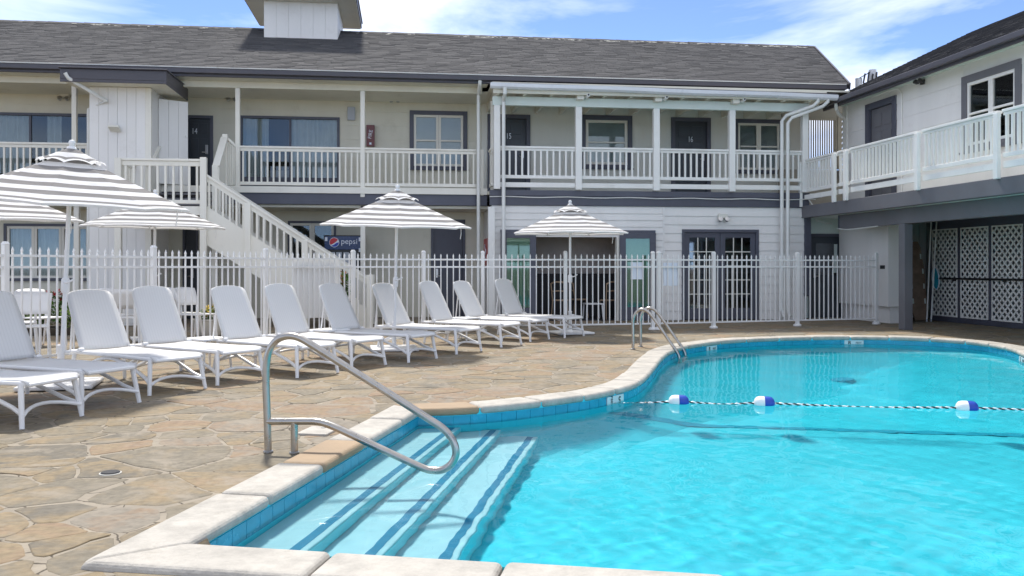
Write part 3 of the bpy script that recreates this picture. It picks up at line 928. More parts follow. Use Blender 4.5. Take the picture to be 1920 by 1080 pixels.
def post(parent, T, x, y, z0, z1, w, material, name="post", d=None):
    m = MB(T); d = d or w
    m.box(x - w / 2, x + w / 2, y - d / 2, y + d / 2, z0, z1)
    return m.build(name, material, parent, bevel=0.008)
def shingle_field(parent, T, L_e, L_r, ye, ze, yr, zr, xe0, xe1, xr0, xr1, expo=0.145, tab=0.31):
    """courses of tabs on the slope from the eave (ye, ze) to the ridge (yr, zr); edges run from xe to xr"""
    m = MB(T); L = math.hypot(yr - ye, zr - ze); nc = int(L / expo)
    dy, dz = (yr - ye) / L, (zr - ze) / L; ny, nz = -dz, dy
    for c in range(nc + 1):
        s = c * expo; f = s / L
        a, b = xe0 + (xr0 - xe0) * f, xe1 + (xr1 - xe1) * f
        x = a - (c % 3) * tab / 3
        s2 = min(L, s + expo * 1.08)
        while x < b:
            w = tab * random.uniform(0.8, 1.2); p, q = max(a, x), min(b, x + w - 0.006)
            if q - p > 0.02:
                h0, h1 = random.uniform(0.016, 0.024), 0.006
                s0 = s - random.uniform(0, 0.012)
                y0, z0, y1, z1 = ye + dy * s0, ze + dz * s0, ye + dy * s2, ze + dz * s2
                m.add([(p, y0, z0), (q, y0, z0), (p, y0 + ny * h0, z0 + nz * h0), (q, y0 + ny * h0, z0 + nz * h0), (q, y1 + ny * h1, z1 + nz * h1), (p, y1 + ny * h1, z1 + nz * h1)],
                      [(0, 1, 3, 2), (2, 3, 4, 5), (0, 2, 5), (1, 4, 3)], 0, min(1, max(0, random.gauss(0.5, 0.15))))
            x += w
    return tag(m.build("shingles", M_shingle, parent, tint=True), kind="stuff")

# ================================================================== MAIN BUILDING
T0 = I4
Bm = thing("motel_building", "long two storey motel building with dark shingle roof and upper balcony behind the pool fence", "building", (0, 20, 0))
YP, YL, YU = 19.85, 20.40, 21.90
XB0, XB1 = 1.98, 9.42                      # porch block
XL = -19.5                                 # left end, outside the picture
# ---- ground floor wall of the porch block, with its openings
open_h = (PX(1005, YP), PX(1160, YP), 0.0, 1.93)
fd = (PX(1278, YP), PX(1422, YP), 0.0, 2.12)
m = MB(); wall_boxes(m, XB0, XB1, 0, 2.64, YP, YP + 0.16, [open_h, fd])
m.box(XB0, XB0 + 0.16, YP + 0.161, YU, 0, 2.64)
m.build("wall", M_gwhite, Bm)
seam = PX(1244, YP)
leafL, leafR = (PX(938, YP), PX(1005, YP)), (PX(1160, YP), PX(1228, YP))
siding(Bm, T0, XB0 + 0.02, seam - 0.02, 0.02, 2.63, YP, 0.150, M_gwhite, [(open_h[0], open_h[1], 0, 1.95)])
siding(Bm, T0, seam + 0.03, XB1 - 0.02, 0.02, 2.63, YP, 0.205, M_gwhite, [(fd[0], fd[1], 0, 2.14)])
m = MB(); m.box(seam - 0.02, seam + 0.03, YP - 0.03, YP + 0.002, 0.02, 2.635)
m.build("corner_board", M_gwhite, Bm)
m = MB(); m.box(XB1 - 0.02, XB1 + 0.14, YP - 0.05, YP + 0.15, 0.55, 2.64)
m.build("corner_board", M_slate, Bm, bevel=0.005)
# band with rough boards
m = MB(); m.box(XB0 - 0.05, XB1 + 0.1, YP - 0.045, YP + 0.12, 2.645, 2.86)
m.box(XB0 - 0.05, XB1 + 0.1, YP - 0.065, YP + 0.12, 2.8605, 2.99)
m.build("band_board", M_slate, Bm, bevel=0.006)
# porch deck
m = MB(); m.box(XB0, XB1 + 0.5, YP + 0.121, YU, 2.90, 3.0)
m.build("porch_floor", M_stucco, Bm)
# open glazed doors, folded back against the wall on both sides of the doorway
def glazed_leaf(x0, x1, y, z1, cols, rows, gm, fm=M_slate, stile=0.14, top=0.12, bot=0.30, z0=0.02, mun=0.022, munm=None):
    m = MB(); m.box(x0, x0 + stile, y - 0.045, y, z0, z1); m.box(x1 - stile, x1, y - 0.045, y, z0, z1)
    m.box(x0 + stile, x1 - stile, y - 0.045, y, z1 - top, z1); m.box(x0 + stile, x1 - stile, y - 0.045, y, z0, z0 + bot)
    d = m.build("glazed_door", fm, Bm, bevel=0.004)
    a0, a1, b0, b1 = x0 + stile, x1 - stile, z0 + bot, z1 - top
    pane(d, T0, a0 - 0.003, a1 + 0.003, b0 - 0.003, b1 + 0.003, y - 0.025, gm)
    for c in range(1, cols):
        q = MB(); xx = a0 + (a1 - a0) * c / cols; q.box(xx - mun / 2, xx + mun / 2, y - 0.036, y - 0.0255, b0, b1); q.build("muntin", munm or fm, d)
    for r in range(1, rows):
        q = MB(); zz = b0 + (b1 - b0) * r / rows; q.box(a0, a1, y - 0.038, y - 0.0256, zz - mun / 2, zz + mun / 2); q.build("muntin", munm or fm, d)
    return d
glazed_leaf(leafL[0], leafL[1] - 0.01, YP - 0.045, 2.02, 1, 1, M_glassg)
glazed_leaf(leafR[0] + 0.01, leafR[1], YP - 0.045, 2.02, 1, 1, M_glassg)
m = MB(); m.box(leafL[0], leafR[1], YP - 0.05, YP + 0.02, 2.023, 2.09); m.build("door_header", M_slate, Bm)
m = MB(); m.box(open_h[1] - 0.05, open_h[1], YP - 0.03, YP + 0.155, 0.0, 1.93); m.build("door_jamb", M_cwhite, Bm)
# the room behind the doorway
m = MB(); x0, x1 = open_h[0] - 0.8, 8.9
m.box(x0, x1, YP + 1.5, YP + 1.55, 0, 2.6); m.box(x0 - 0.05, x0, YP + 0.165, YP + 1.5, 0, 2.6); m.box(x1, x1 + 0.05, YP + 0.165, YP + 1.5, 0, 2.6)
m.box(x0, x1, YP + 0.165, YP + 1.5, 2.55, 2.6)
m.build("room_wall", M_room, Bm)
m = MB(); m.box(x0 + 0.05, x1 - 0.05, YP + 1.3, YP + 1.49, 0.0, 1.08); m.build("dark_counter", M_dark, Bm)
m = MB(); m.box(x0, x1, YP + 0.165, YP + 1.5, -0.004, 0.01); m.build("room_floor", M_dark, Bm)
# French doors
xm = (fd[0] + fd[1]) / 2
m = MB(); frame_boxes(m, fd[0], fd[1], 0, fd[3], 0.07, YP - 0.04, YP + 0.10, bottom=False); m.build("door_frame", M_slate, Bm, bevel=0.004)
glazed_leaf(fd[0] + 0.072, xm - 0.004, YP + 0.05, fd[3] - 0.072, 3, 5, M_glassd, stile=0.12, munm=M_stucco, bot=0.26)
glazed_leaf(xm + 0.004, fd[1] - 0.072, YP + 0.05, fd[3] - 0.072, 3, 5, M_glassd, stile=0.12, munm=M_stucco, bot=0.26)
# ---- upper wall, right part
d2 = (PX(940, YU) - 0.35, PX(994, YU), 3.0, 5.06); w3 = (PX(1089, YU), PX(1185, YU), 3.72, 5.09)
d3 = (PX(1258, YU), PX(1332, YU), 3.0, 5.08); w4 = (PX(1376, YU), PX(1468, YU), 3.66, 5.07)
ins = lambda h, k=0.02: (h[0] + k, h[1] - k, h[2] + (k if h[2] > 3.05 else 0), h[3] - k)
m = MB(); wall_boxes(m, 1.92, 10.35, 3.0, 5.42, YU, YU + 0.15, [ins(d2), ins(w3), ins(d3), ins(w4)])
m.build("wall", M_stucco, Bm)
door(Bm, T0, *d2, YU, "15", nshift=0.0)
door(Bm, T0, *d3, YU, "16")
window(Bm, T0, *w3, YU, trim=0.12, cols=1, rows=2, cover="shade", mull=0.07)
window(Bm, T0, *w4, YU, trim=0.10, cols=2, rows=2, cover="shade", cover_m=M_blind, mull=0.06)
# ---- upper wall, left part
d1 = (PX(348, YU), PX(400, YU), 2.98, 4.88); w1 = (PX(450, YU), PX(637, YU), 3.0, 4.90); w2 = (PX(768, YU), PX(876, YU), 3.64, 5.11); w0 = (PX(-60, YU), PX(172, YU), 3.2, 4.86)
holes = [d1, ins(w1), ins(w2), ins(w0)]
m = MB(); wall_boxes(m, XL, 1.919, 2.98, 5.40, YU, YU + 0.15, holes); m.build("wall", M_cream, Bm)
siding(Bm, T0, XL, 1.92, 3.0, 5.40, YU, 0.34, M_cream, [d1, w1, w2, w0], lap=0.012)
door(Bm, T0, *d1, YU, "14", trim=0.07, nshift=-0.12)
window(Bm, T0, *w2, YU, trim=0.10, cols=2, rows=2, cover="shade", mull=0.06)
def picture_window(h, y, zglass, curts, cols):
    m = MB(); frame_boxes(m, h[0], h[1], h[2], h[3], 0.06, y - 0.04, y + 0.03)
    if zglass > h[2] + 0.1: m.box(h[0] + 0.06, h[1] - 0.06, y - 0.01, y + 0.03, h[2] + 0.06, zglass)
    for c in range(1, cols):
        xx = h[0] + (h[1] - h[0]) * c / cols; m.box(xx - 0.025, xx + 0.025, y - 0.02, y + 0.03, max(zglass, h[2] + 0.06), h[3] - 0.06)
    w = m.build("window", M_slate, Bm, bevel=0.004)
    for c in range(cols):
        a = h[0] + (h[1] - h[0]) * c / cols; b = h[0] + (h[1] - h[0]) * (c + 1) / cols
        pane(w, T0, a + (0.06 if c == 0 else 0.025), b - (0.06 if c == cols - 1 else 0.025), max(zglass, h[2] + 0.06), h[3] - 0.06, y + 0.008)
    for c0, c1 in curts: curtain(w, T0, c0, c1, h[2] + 0.25, h[3] - 0.03, y + 0.085)
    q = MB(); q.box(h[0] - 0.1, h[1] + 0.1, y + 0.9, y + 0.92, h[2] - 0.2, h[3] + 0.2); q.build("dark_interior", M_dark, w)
    return w
picture_window(w1, YU, 3.42, [(w1[0] + 0.05, PX(503, YU)), (PX(541, YU), w1[1] - 0.04)], 2)
picture_window(w0, YU, 3.26, [(PX(-40, YU), PX(53, YU)), (PX(86, YU), PX(113, YU)), (PX(165, YU), PX(172, YU))], 2)
m = MB(); q = PX(519, YU); m.box(q - 0.24, q + 0.24, YU + 0.3, YU + 0.75, 3.1, 3.62); m.build("interior_table", M_wood, Bm, bevel=0.01)
# ---- balcony, left part
m = MB(); m.box(XL, XB0 - 0.002, YL - 0.05, YU, 2.925, 3.0); m.build("balcony_floor", M_cream, Bm)
m = MB(); m.box(XL, XB0 - 0.06, YL - 0.03, YL + 0.08, 2.665, 2.92); m.build("band_board", M_slate, Bm, bevel=0.006)
m = MB(); m.box(XL, XB0 - 0.06, YL - 0.075, YL - 0.051, 2.915, 3.06); m.build("kick_board", M_cwhite, Bm, bevel=0.004)
m = MB(); m.box(XL, XB0 - 0.01, YL + 0.085, YU, 2.60, 2.66); m.build("lower_ceiling", M_soffit, Bm)
xs = [PX(446, YL), PX(680, YL), 1.72]
railing(Bm, T0, xs[0] + 0.05, xs[1] - 0.05, YL, 3.97, 3.09, 0.135, M_cwhite)
railing(Bm, T0, xs[1] + 0.05, xs[2] - 0.05, YL, 3.97, 3.09, 0.135, M_cwhite)
xa = PX(140, YL)
railing(Bm, T0, xa - 3.0, xa - 0.05, YL, 3.97, 3.09, 0.135, M_cwhite)
railing(Bm, T0, xa + 0.05, -6.5, YL, 3.97, 3.09, 0.135, M_cwhite)
for x in (xa, xs[0], xs[1]): post(Bm, T0, x, YL, 2.905 if x != xs[1] else 2.84, 5.26, 0.10, M_cwhite)
post(Bm, T0, xs[1], YL + 0.14, 0, 2.66, 0.11, M_cwhite); post(Bm, T0, xa, YL + 0.14, 0, 2.66, 0.11, M_cwhite)
# header beam and ceilings
m = MB(); m.box(XL, 1.8, YL - 0.06, YL + 0.06, 5.262, 5.44); m.build("header_beam", M_cream, Bm, bevel=0.005)
m = MB(); m.box(XL, 1.95, YL + 0.062, YU, 5.30, 5.34); m.build("balcony_ceiling", M_soffit, Bm)
m = MB(); m.box(1.951, 10.35, YP - 0.4, YU, 5.32, 5.36); m.build("porch_ceiling", M_soffit, Bm)
# ---- porch posts, beam, railing
px_posts = [PX(931, YP), PX(1083, YP), PX(1228, YP), PX(1369, YP), PX(1505, YP)]
for i, x in enumerate(px_posts): post(Bm, T0, x, YP - 0.09, 3.0, 4.89, 0.145, M_white, d=0.14)
for a, b in zip(px_posts, px_posts[1:]): railing(Bm, T0, a + 0.073, b - 0.073, YP - 0.07, 3.98, 3.25, 0.142, M_white, kick=(3.05, 3.16), bw=0.04, sub=0.055)
m = MB(); m.box(px_posts[0] - 0.1, px_posts[-1] + 0.1, YP - 0.15, YP - 0.03, 4.892, 5.09); m.build("porch_beam", M_mint, Bm, bevel=0.006)
m = MB(); m.box(px_posts[0] - 0.12, px_posts[-1] + 0.4, YP - 0.41, YP - 0.36, 5.11, 5.32); m.build("porch_fascia", M_soffit, Bm)
for x in [px_posts[0] + i * (px_posts[-1] - px_posts[0]) / 12 for i in range(13)]:
    m = MB(); m.box(x - 0.03, x + 0.03, YP - 0.36, YU, 5.095, 5.319); m.build("rafter", M_soffit, Bm)
# return of the railing between the two balconies, and thin posts there
TL = TR(1.80, YL, 0, R(-90))
railing(Bm, TR(px_posts[0] - 0.09, YL, 0, R(-90)) , 0.02, YL - YP - 0.06, 0, 3.95, 3.09, 0.13, M_cwhite)
post(Bm, T0, PX(922, YL), YL - 0.05, 2.9, 5.1, 0.07, M_cwhite); post(Bm, T0, 1.80, YL, 2.9, 3.97, 0.08, M_cwhite)
post(Bm, T0, XB0 - 0.02, YP - 0.05, 0, 2.6, 0.15, M_white, "corner_column")
# ---- ground floor, left part
dl = (PX(808, YU), PX(872, YU), 0.0, 2.42); wl_ = (PX(540, YU), PX(630, YU), 0.95, 2.36); wf = (PX(8, YU), PX(172, YU), 0.92, 2.26); dd = (PX(343, YU), PX(372, YU), 0.0, 2.2)
m = MB(); wall_boxes(m, XL, XB0 - 0.001, 0, 2.60, YU, YU + 0.15, [ins(dl, 0.03), ins(wl_), ins(wf), dd]); m.build("wall", M_cream, Bm)
siding(Bm, T0, XL, XB0 - 0.01, 0.02, 2.59, YU, 0.30, M_cream, [dl, wl_, wf, dd], lap=0.012)
door(Bm, T0, *dl, YU, trim=0.06, material=M_slate, panels=False, handle_right=False)
door(Bm, T0, *dd, YU, trim=0.05, panels=False)
window(Bm, T0, *wl_, YU, trim=0.05, cols=2, rows=1, cover="none", mull=0.06)
window(Bm, T0, *wf, YU, trim=0.06, cols=3, rows=1, cover="curtain", mull=0.06)
m = MB(); m.box(XL, 10.35, 27.9, 28.0, 0, 5.45); m.box(XL, XL + 0.1, YU + 0.16, 27.9, 0, 5.45); m.box(10.25, 10.35, YU + 0.16, 27.9, 0, 5.45); m.build("rear_wall", M_cream, Bm)
m = MB(); m.box(XL + 0.11, 10.24, YU + 1.0, 27.89, 2.7, 2.95); m.build("upper_floor", M_dark, Bm)
# ---- roof
YE, ZE, YR, ZR = 19.92, 5.63, 24.5, 7.68
XE1, XR1 = 10.56, 11.9
m = MB()
m.add([(XL, YE, ZE - 0.04), (XE1, YE, ZE - 0.04), (XR1, YR, ZR - 0.02), (XL, YR, ZR - 0.02), (XL, 2 * YR - YE, ZE - 0.04), (10.6, 2 * YR - YE, ZE - 0.04), (XL, YE, ZE - 0.12), (XE1, YE, ZE - 0.12), (XL, 2 * YR - YE, ZE - 0.12), (10.6, 2 * YR - YE, ZE - 0.12)],
      [(0, 1, 2, 3), (3, 2, 5, 4), (1, 7, 9, 5, 2), (0, 3, 4, 8, 6), (6, 8, 9, 7), (0, 6, 7, 1)])
roof = m.build("roof", M_shingle, Bm)
shingle_field(roof, T0, 0, 0, YE - 0.04, ZE - 0.035, YR, ZR, XL, XE1, XL, XR1)
m = MB(); x = XL
while x < XR1:
    e = min(XR1, x + 0.30); k = random.uniform(0, 0.008)
    m.add([(x, YR - 0.17, ZR - 0.055 + k), (e, YR - 0.17, ZR - 0.060 + k), (e, YR, ZR + 0.03 + k), (x, YR, ZR + 0.035 + k), (e, YR + 0.17, ZR - 0.06), (x, YR + 0.17, ZR - 0.055)], [(0, 1, 2, 3), (3, 2, 4, 5)], 0, random.random() * 0.4)
    x = e
tag(m.build("ridge_cap", M_shingle, roof, tint=True), kind="stuff")
m = MB(); m.box(XL, XE1 - 0.1, YE - 0.02, YE + 0.03, 5.40, 5.585); m.box(XL, XE1 - 0.1, YE - 0.12, YE - 0.021, 5.46, 5.57)
m.build("fascia_gutter", M_fascia, roof, bevel=0.012)
m = MB(); m.box(XL, XE1 - 0.12, YE - 0.13, YE - 0.005, 5.572, 5.588); m.build("drip_edge", M_pipe, roof)
m = MB(); m.box(XL, 1.9, YE + 0.031, YL - 0.061, 5.402, 5.43); m.build("eave_soffit", M_cream, roof)
# rake board at the right end
m = MB(); m.beam((XE1 + 0.02, YE - 0.02, ZE - 0.07), (XR1 + 0.03, YR, ZR - 0.05), 0.04, 0.16); m.build("rake_board", M_fascia, roof)
m = MB(); rf_ = random.Random(4)
for _ in range(170):
    x = rf_.uniform(1.5, XR1 - 0.3) if rf_.random() < 0.8 else rf_.uniform(-10, 1.5); f = rf_.uniform(0.935, 0.978); w_ = rf_.uniform(0.04, 0.16); h_ = rf_.uniform(0.004, 0.010)
    yy, zz = YE + (YR - YE) * f, ZE + (ZR - ZE) * f + 0.026
    m.add([(x, yy, zz), (x + w_, yy + h_, zz + h_ * 0.45), (x + w_ * 0.8, yy + h_ * 4, zz + h_ * 1.85), (x - 0.01, yy + h_ * 3, zz + h_ * 1.4)], [(0, 1, 2, 3)])
tag(m.build("ridge_flecks", M_stucco, roof), kind="stuff")
# white porch gutter with a slight sag, and brackets
def zg(x): return 5.27 - 0.010 * (x - 2)
gp = [(1.9 + i * (10.0 - 1.9) / 14) for i in range(15)]
m = MB(); prof = [(-0.62, 0.05), (-0.62, -0.03), (-0.58, -0.07), (-0.50, -0.07), (-0.50, 0.055), (-0.515, 0.055), (-0.515, -0.055), (-0.575, -0.055), (-0.605, -0.025), (-0.605, 0.05)]
vs, fs = [], []
for x in gp:
    for y, z in prof: vs.append((x, YP + y + 0.09, zg(x) + z + 0.006 * math.sin(x * 1.7)))
k = len(prof)
for i in range(len(gp) - 1):
    for j in range(k): fs.append((i * k + j, i * k + (j + 1) % k, (i + 1) * k + (j + 1) % k, (i + 1) * k + j))
fs += [tuple(reversed(range(k))), tuple((len(gp) - 1) * k + j for j in range(k))]
m.add(vs, fs); m.build("porch_gutter", M_gutter, Bm)
m = MB(); m.add([(1.85, YP - 0.43, 5.32), (10.0, YP - 0.43, 5.26), (10.0, YE + 0.1, 5.40), (1.85, YE + 0.1, 5.44), (1.85, YP - 0.43, 5.34), (10.0, YP - 0.43, 5.28), (10.0, YE + 0.1, 5.42), (1.85, YE + 0.1, 5.46)],
                [(3, 2, 1, 0), (4, 5, 6, 7), (0, 1, 5, 4), (1, 2, 6, 5), (2, 3, 7, 6), (3, 0, 4, 7)]); m.build("porch_roof", M_fascia, Bm)
# downspouts
def spout(pts, r=0.04, material=M_pipe): 
    m = MB(); m.tube(pts, r, 10); return m.build("downspout", material, Bm, smooth=True)
xd = PX(944, YP - 0.2)
spout([(xd, YP - 0.50, 5.22), (xd, YP - 0.50, 5.10), (xd, YP - 0.22, 4.95), (xd, YP - 0.22, 0.3), (xd, YP - 0.30, 0.1)], 0.042)
xe = PX(897, YL - 0.15)
spout([(xe, YE - 0.07, 5.46), (xe, YE - 0.07, 5.40), (xe, YL - 0.16, 5.2), (xe, YL - 0.16, 0.1)], 0.042)
for dx, ox, oy in ((0.0, 0.0, 0.0), (0.135, 0.24, -0.02)):
    x1_ = PX(1467, YP - 0.25) + dx; x2_ = PX(1535, YP - 0.5) + ox
    spout([(x2_, YP - 0.47, 5.16), (x2_, YP - 0.47, 5.08), (x2_ - 0.1, YP - 0.42, 4.98), (x1_ + 0.1, YP - 0.24 + oy, 4.78 - ox * 0.2), (x1_, YP - 0.22 + oy, 4.65 - ox * 0.2), (x1_, YP - 0.22 + oy, 0.25), (x1_ + 0.02, YP - 0.3 + oy, 0.08)], 0.042)
# cable draped along the band
m = MB(); cab = [(XB0 - 0.06 + (XB1 - XB0 + 0.3) * i / 26, YP - 0.075, 2.83 + 0.010 * math.sin(i * 1.3)) for i in range(27)]
m.tube(cab, 0.012, 6); m.build("cable", M_pipe, Bm, smooth=True)
# cupola on the ridge
yc0, yc1 = 23.4, 25.4
cx0, cx1 = PX(495, yc0), PX(633, yc0)
m = MB(); m.box(cx0, cx1, yc0, yc1, 6.9, 8.13); cup = m.build("cupola", M_gwhite, roof)
nb = 6
for i in range(nb):
    a = cx0 + (cx1 - cx0) * i / nb; q = MB(); q.box(a + 0.003, a + (cx1 - cx0) / nb - 0.003, yc0 - 0.014, yc0 + 0.001, 7.12, 8.128); q.build("vertical_board", M_gwhite, cup)
ov = 0.48
m = MB(); m.box(cx0 - ov, cx1 + ov, yc0 - ov, yc1 + 0.45, 8.131, 8.16); m.build("cupola_soffit", M_cream, cup)
m = MB(); m.box(cx0 - ov - 0.03, cx1 + ov + 0.03, yc0 - ov - 0.03, yc1 + 0.48, 8.161, 8.30)
xc_, yc_ = (cx0 + cx1) / 2, (yc0 + yc1) / 2
m.add([(cx0 - ov - 0.06, yc0 - ov - 0.06, 8.301), (cx1 + ov + 0.06, yc0 - ov - 0.06, 8.301), (cx1 + ov + 0.06, yc1 + 0.5, 8.301), (cx0 - ov - 0.06, yc1 + 0.5, 8.301), (xc_, yc_, 9.5)], [(0, 1, 4), (1, 2, 4), (2, 3, 4), (3, 0, 4), (3, 2, 1, 0)])
m.build("cupola_roof", M_fascia, cup)
# tall boarded closet beside the landing, with its own flat eave
yb = 19.55
bx0, bx1 = PX(168, yb), PX(282, yb)
m = MB(); m.box(bx0, bx1, yb, YL + 0.6, 0, 5.06); clo = m.build("closet", M_gwhite, Bm)
nb = 6
for i in range(nb):
    w_ = (bx1 - 0.1 - bx0) / nb; a = bx0 + w_ * i
    q = MB(); q.box(a + 0.003, a + w_ - 0.003, yb - 0.014 - random.uniform(0, 0.003), yb + 0.001, 0.05, 5.05); q.build("vertical_board", M_gwhite, clo)
q = MB(); q.box(bx1 - 0.099, bx1 + 0.02, yb - 0.024, yb + 0.05, 0.05, 5.05); q.build("corner_board", M_cwhite, clo)
fx0, fx1 = PX(112, 18.95), PX(312, 18.95)
m = MB(); m.box(fx0 + 0.03, fx1 - 0.03, 18.98, YL + 0.35, 5.062, 5.09); m.build("closet_soffit", M_cream, clo)
m = MB(); m.box(fx0, fx1, 18.95, YL + 0.4, 5.0905, 5.30); m.box(fx0 - 0.02, fx1 + 0.03, 18.88, YL + 0.4, 5.301, 5.325); m.box(fx0, fx1, 18.95, 18.979, 5.03, 5.0904); m.box(fx1 - 0.029, fx1, 18.9795, YL + 0.4, 5.03, 5.0904)
m.build("closet_eave", M_fascia, clo, bevel=0.008)
q = MB(); a = PX(122, 18.9); q.tube([(a, 18.9, 5.2), (a + 0.05, 18.93, 5.1), (a + 0.62, 19.45, 4.75), (bx0 - 0.05, yb + 0.1, 4.6), (bx0 - 0.05, yb + 0.1, 0.2)], 0.04, 8); q.build("downspout", M_pipe, clo, smooth=True)
# the closet's boarded door, standing open
ha = Vector((PX(297, 20.15), 20.15)); hb = Vector((PX(352, 20.50), 20.50)); dv = hb - ha
Td = TR(ha.x, ha.y, 0, math.atan2(dv.y, dv.x))
for i in range(3):
    w_ = dv.length / 3; q = MB(Td); q.box(w_ * i + 0.003, w_ * (i + 1) - 0.003, -0.02, 0.02, 3.08, 4.94); o = q.build("closet_door_board", M_gwhite, clo)
q = MB(Td); q.box(0, dv.length, 0.0205, 0.045, 3.3, 3.42); q.box(0, dv.length, 0.0205, 0.045, 4.7, 4.82); q.box(dv.length - 0.06, dv.length - 0.02, -0.05, -0.021, 4.15, 4.19); q.build("closet_door_batten", M_gwhite, clo)
# ================================================================== OUTSIDE STAIRCASE
yS0, yS1 = 18.40, 19.48
sx_top, sx_bot, z_land = -4.03, -0.78, 2.47
St = thing("outdoor_staircase", "cream wooden staircase with slatted railing rising left to a landing behind the fence", "staircase", ((sx_top + sx_bot) / 2, 19, 0))
xl0 = PX(222, yS0)
m = MB(); m.box(xl0 - 0.05, sx_top, yS0, yS1, z_land - 0.18, z_land); m.build("landing", M_cwhite, St, bevel=0.006)
NR = 14; rise = z_land / NR; run = (sx_bot - sx_top) / (NR - 1)
for i in range(NR - 1):
    x0 = sx_top + run * i; z1 = z_land - rise * (i + 1)
    m = MB(); m.box(x0 - 0.02, x0 + run, yS0 + 0.051, yS1 - 0.051, z1 - 0.045, z1); m.build("step", M_beam, St, bevel=0.006)
def rail_z(x): return 3.13 + (x - (-3.98)) * (1.01 - 3.13) / (-0.74 + 3.98)
for y in (yS0 + 0.025, yS1 - 0.025):
    m = MB()
    zt = lambda x: rail_z(x) - 0.64; zb = lambda x: rail_z(x) - 1.43
    xa_, xb_ = sx_top + 0.0, sx_bot + 0.1
    vs = [(xa_, zt(xa_)), (xb_, zt(xb_)), (xb_, 0.0), (sx_bot - 0.55, 0.0), (sx_bot - 0.55, max(0.0, zb(sx_bot - 0.55))), (xa_, zb(xa_))]
    k = len(vs)
    m.add([(a, y - 0.025, b) for a, b in vs] + [(a, y + 0.025, b) for a, b in vs], [tuple(range(k)), tuple(reversed(range(k, 2 * k)))] + [(i, k + i, k + (i + 1) % k, (i + 1) % k) for i in range(k)])
    m.build("stringer", M_cwhite, St)
    m = MB(); m.beam((sx_top, y, rail_z(sx_top) - 0.02), (sx_bot + 0.06, y, rail_z(sx_bot + 0.06) - 0.02), 0.11, 0.045); m.beam((sx_top, y, rail_z(sx_top) - 0.095), (sx_bot + 0.06, y, rail_z(sx_bot + 0.06) - 0.095), 0.045, 0.09)
    hr = m.build("handrail", M_cwhite, St, bevel=0.005)
    b = MB(); b.box(-0.02, 0.02, -0.02, 0.02, 0, 0.56); me = b.mesh("baluster", M_cwhite)
    nbal = 24
    for i in range(nbal):
        x = sx_top + 0.12 + (sx_bot - sx_top - 0.16) * i / (nbal - 1); inst(me, "baluster", hr, TR(x, y, rail_z(x) - 0.68))
for x, y, z0, z1 in ((sx_top + 0.02, yS0 - 0.03, 0, 3.45), (sx_bot + 0.08, yS0 + 0.02, 0, 1.08), (xl0, yS0, 0, 3.42), (sx_top + 0.02, yS1 + 0.02, 0, 3.42), (sx_bot + 0.08, yS1 - 0.02, 0, 1.08), (sx_top + (sx_bot - sx_top) * 0.27, yS0 + 0.02, 0.0, rail_z(sx_top + (sx_bot - sx_top) * 0.27) - 0.05), (sx_top + (sx_bot - sx_top) * 0.62, yS0 + 0.02, 0.0, rail_z(sx_top + (sx_bot - sx_top) * 0.62) - 0.05)):
    post(St, T0, x, y, z0, z1, 0.125, M_cwhite, "newel_post")
railing(St, T0, xl0 + 0.06, sx_top - 0.04, yS0 + 0.02, 3.42, 2.52, 0.155, M_cwhite, bw=0.042, name="landing_railing", sub=0.10)
railing(St, TR(xl0, yS0, 0, R(90)), 0.06, yS1 - yS0, 0, 3.42, 2.52, 0.155, M_cwhite, bw=0.042, name="landing_railing")
# short flight from landing to balcony, with boarded parapet
xf0, xf1 = PX(285, 19.6), PX(405, 19.6)
for i in range(3):
    m = MB(); m.box(xf0, xf1, yS1 + 0.002 + 0.28 * i, yS1 + 0.28 * (i + 1), z_land + 0.132 * i + 0.09, z_land + 0.132 * (i + 1)); m.build("step", M_beam, St, bevel=0.005)
def parapet(x, ztop0, ztop1, boards=True):
    y0, y1 = yS1 + 0.02, YL - 0.06
    if boards:
        nb = 7
        for i in range(nb):
            a, b = y0 + (y1 - y0) * i / nb + 0.003, y0 + (y1 - y0) * (i + 1) / nb - 0.003
            fz = lambda y: ztop0 + (ztop1 - ztop0) * (y - y0) / (y1 - y0)
            q = MB(); q.add([(x - 0.03, a, 2.5), (x + 0.03, a, 2.5), (x + 0.03, b, 2.5), (x - 0.03, b, 2.5), (x - 0.03, a, fz(a)), (x + 0.03, a, fz(a)), (x + 0.03, b, fz(b)), (x - 0.03, b, fz(b))],
                            [(0, 3, 2, 1), (4, 5, 6, 7), (0, 1, 5, 4), (1, 2, 6, 5), (2, 3, 7, 6), (3, 0, 4, 7)]); q.build("parapet_board", M_cwhite, St)
    q = MB(); q.beam((x, y0 - 0.04, ztop0 + 0.02), (x, y1, ztop1 + 0.02), 0.15, 0.045); q.build("sloped_cap", M_cwhite, St, bevel=0.005)
parapet(xf1 + 0.03, 3.38, 4.12)
parapet(xf0 - 0.03, 3.38, 3.98)
post(St, T0, xf1 + 0.04, YL - 0.02, 2.95, 4.22, 0.12, M_cwhite, "newel_post")
post(St, T0, xf1 + 0.03, yS1 + 0.04, 2.47, 3.38, 0.13, M_cwhite, "newel_post")
m = MB(); m.beam((xf1 + 0.1, YL - 0.02, 4.12), (xs[0] - 0.05, YL, 3.96), 0.1, 0.05); m.build("sloped_cap", M_cwhite, St, bevel=0.005)
nb = 4
for i in range(nb):
    a, b = xf1 + 0.105 + (xs[0] - 0.055 - xf1 - 0.105) * i / nb, xf1 + 0.1 + (xs[0] - 0.055 - xf1 - 0.105) * (i + 1) / nb
    m = MB(); m.box(a, b, YL - 0.03, YL + 0.02, 3.08, 3.94 + 0.14 * (1 - (i + 0.8) / nb)); m.build("parapet_board", M_cwhite, St)

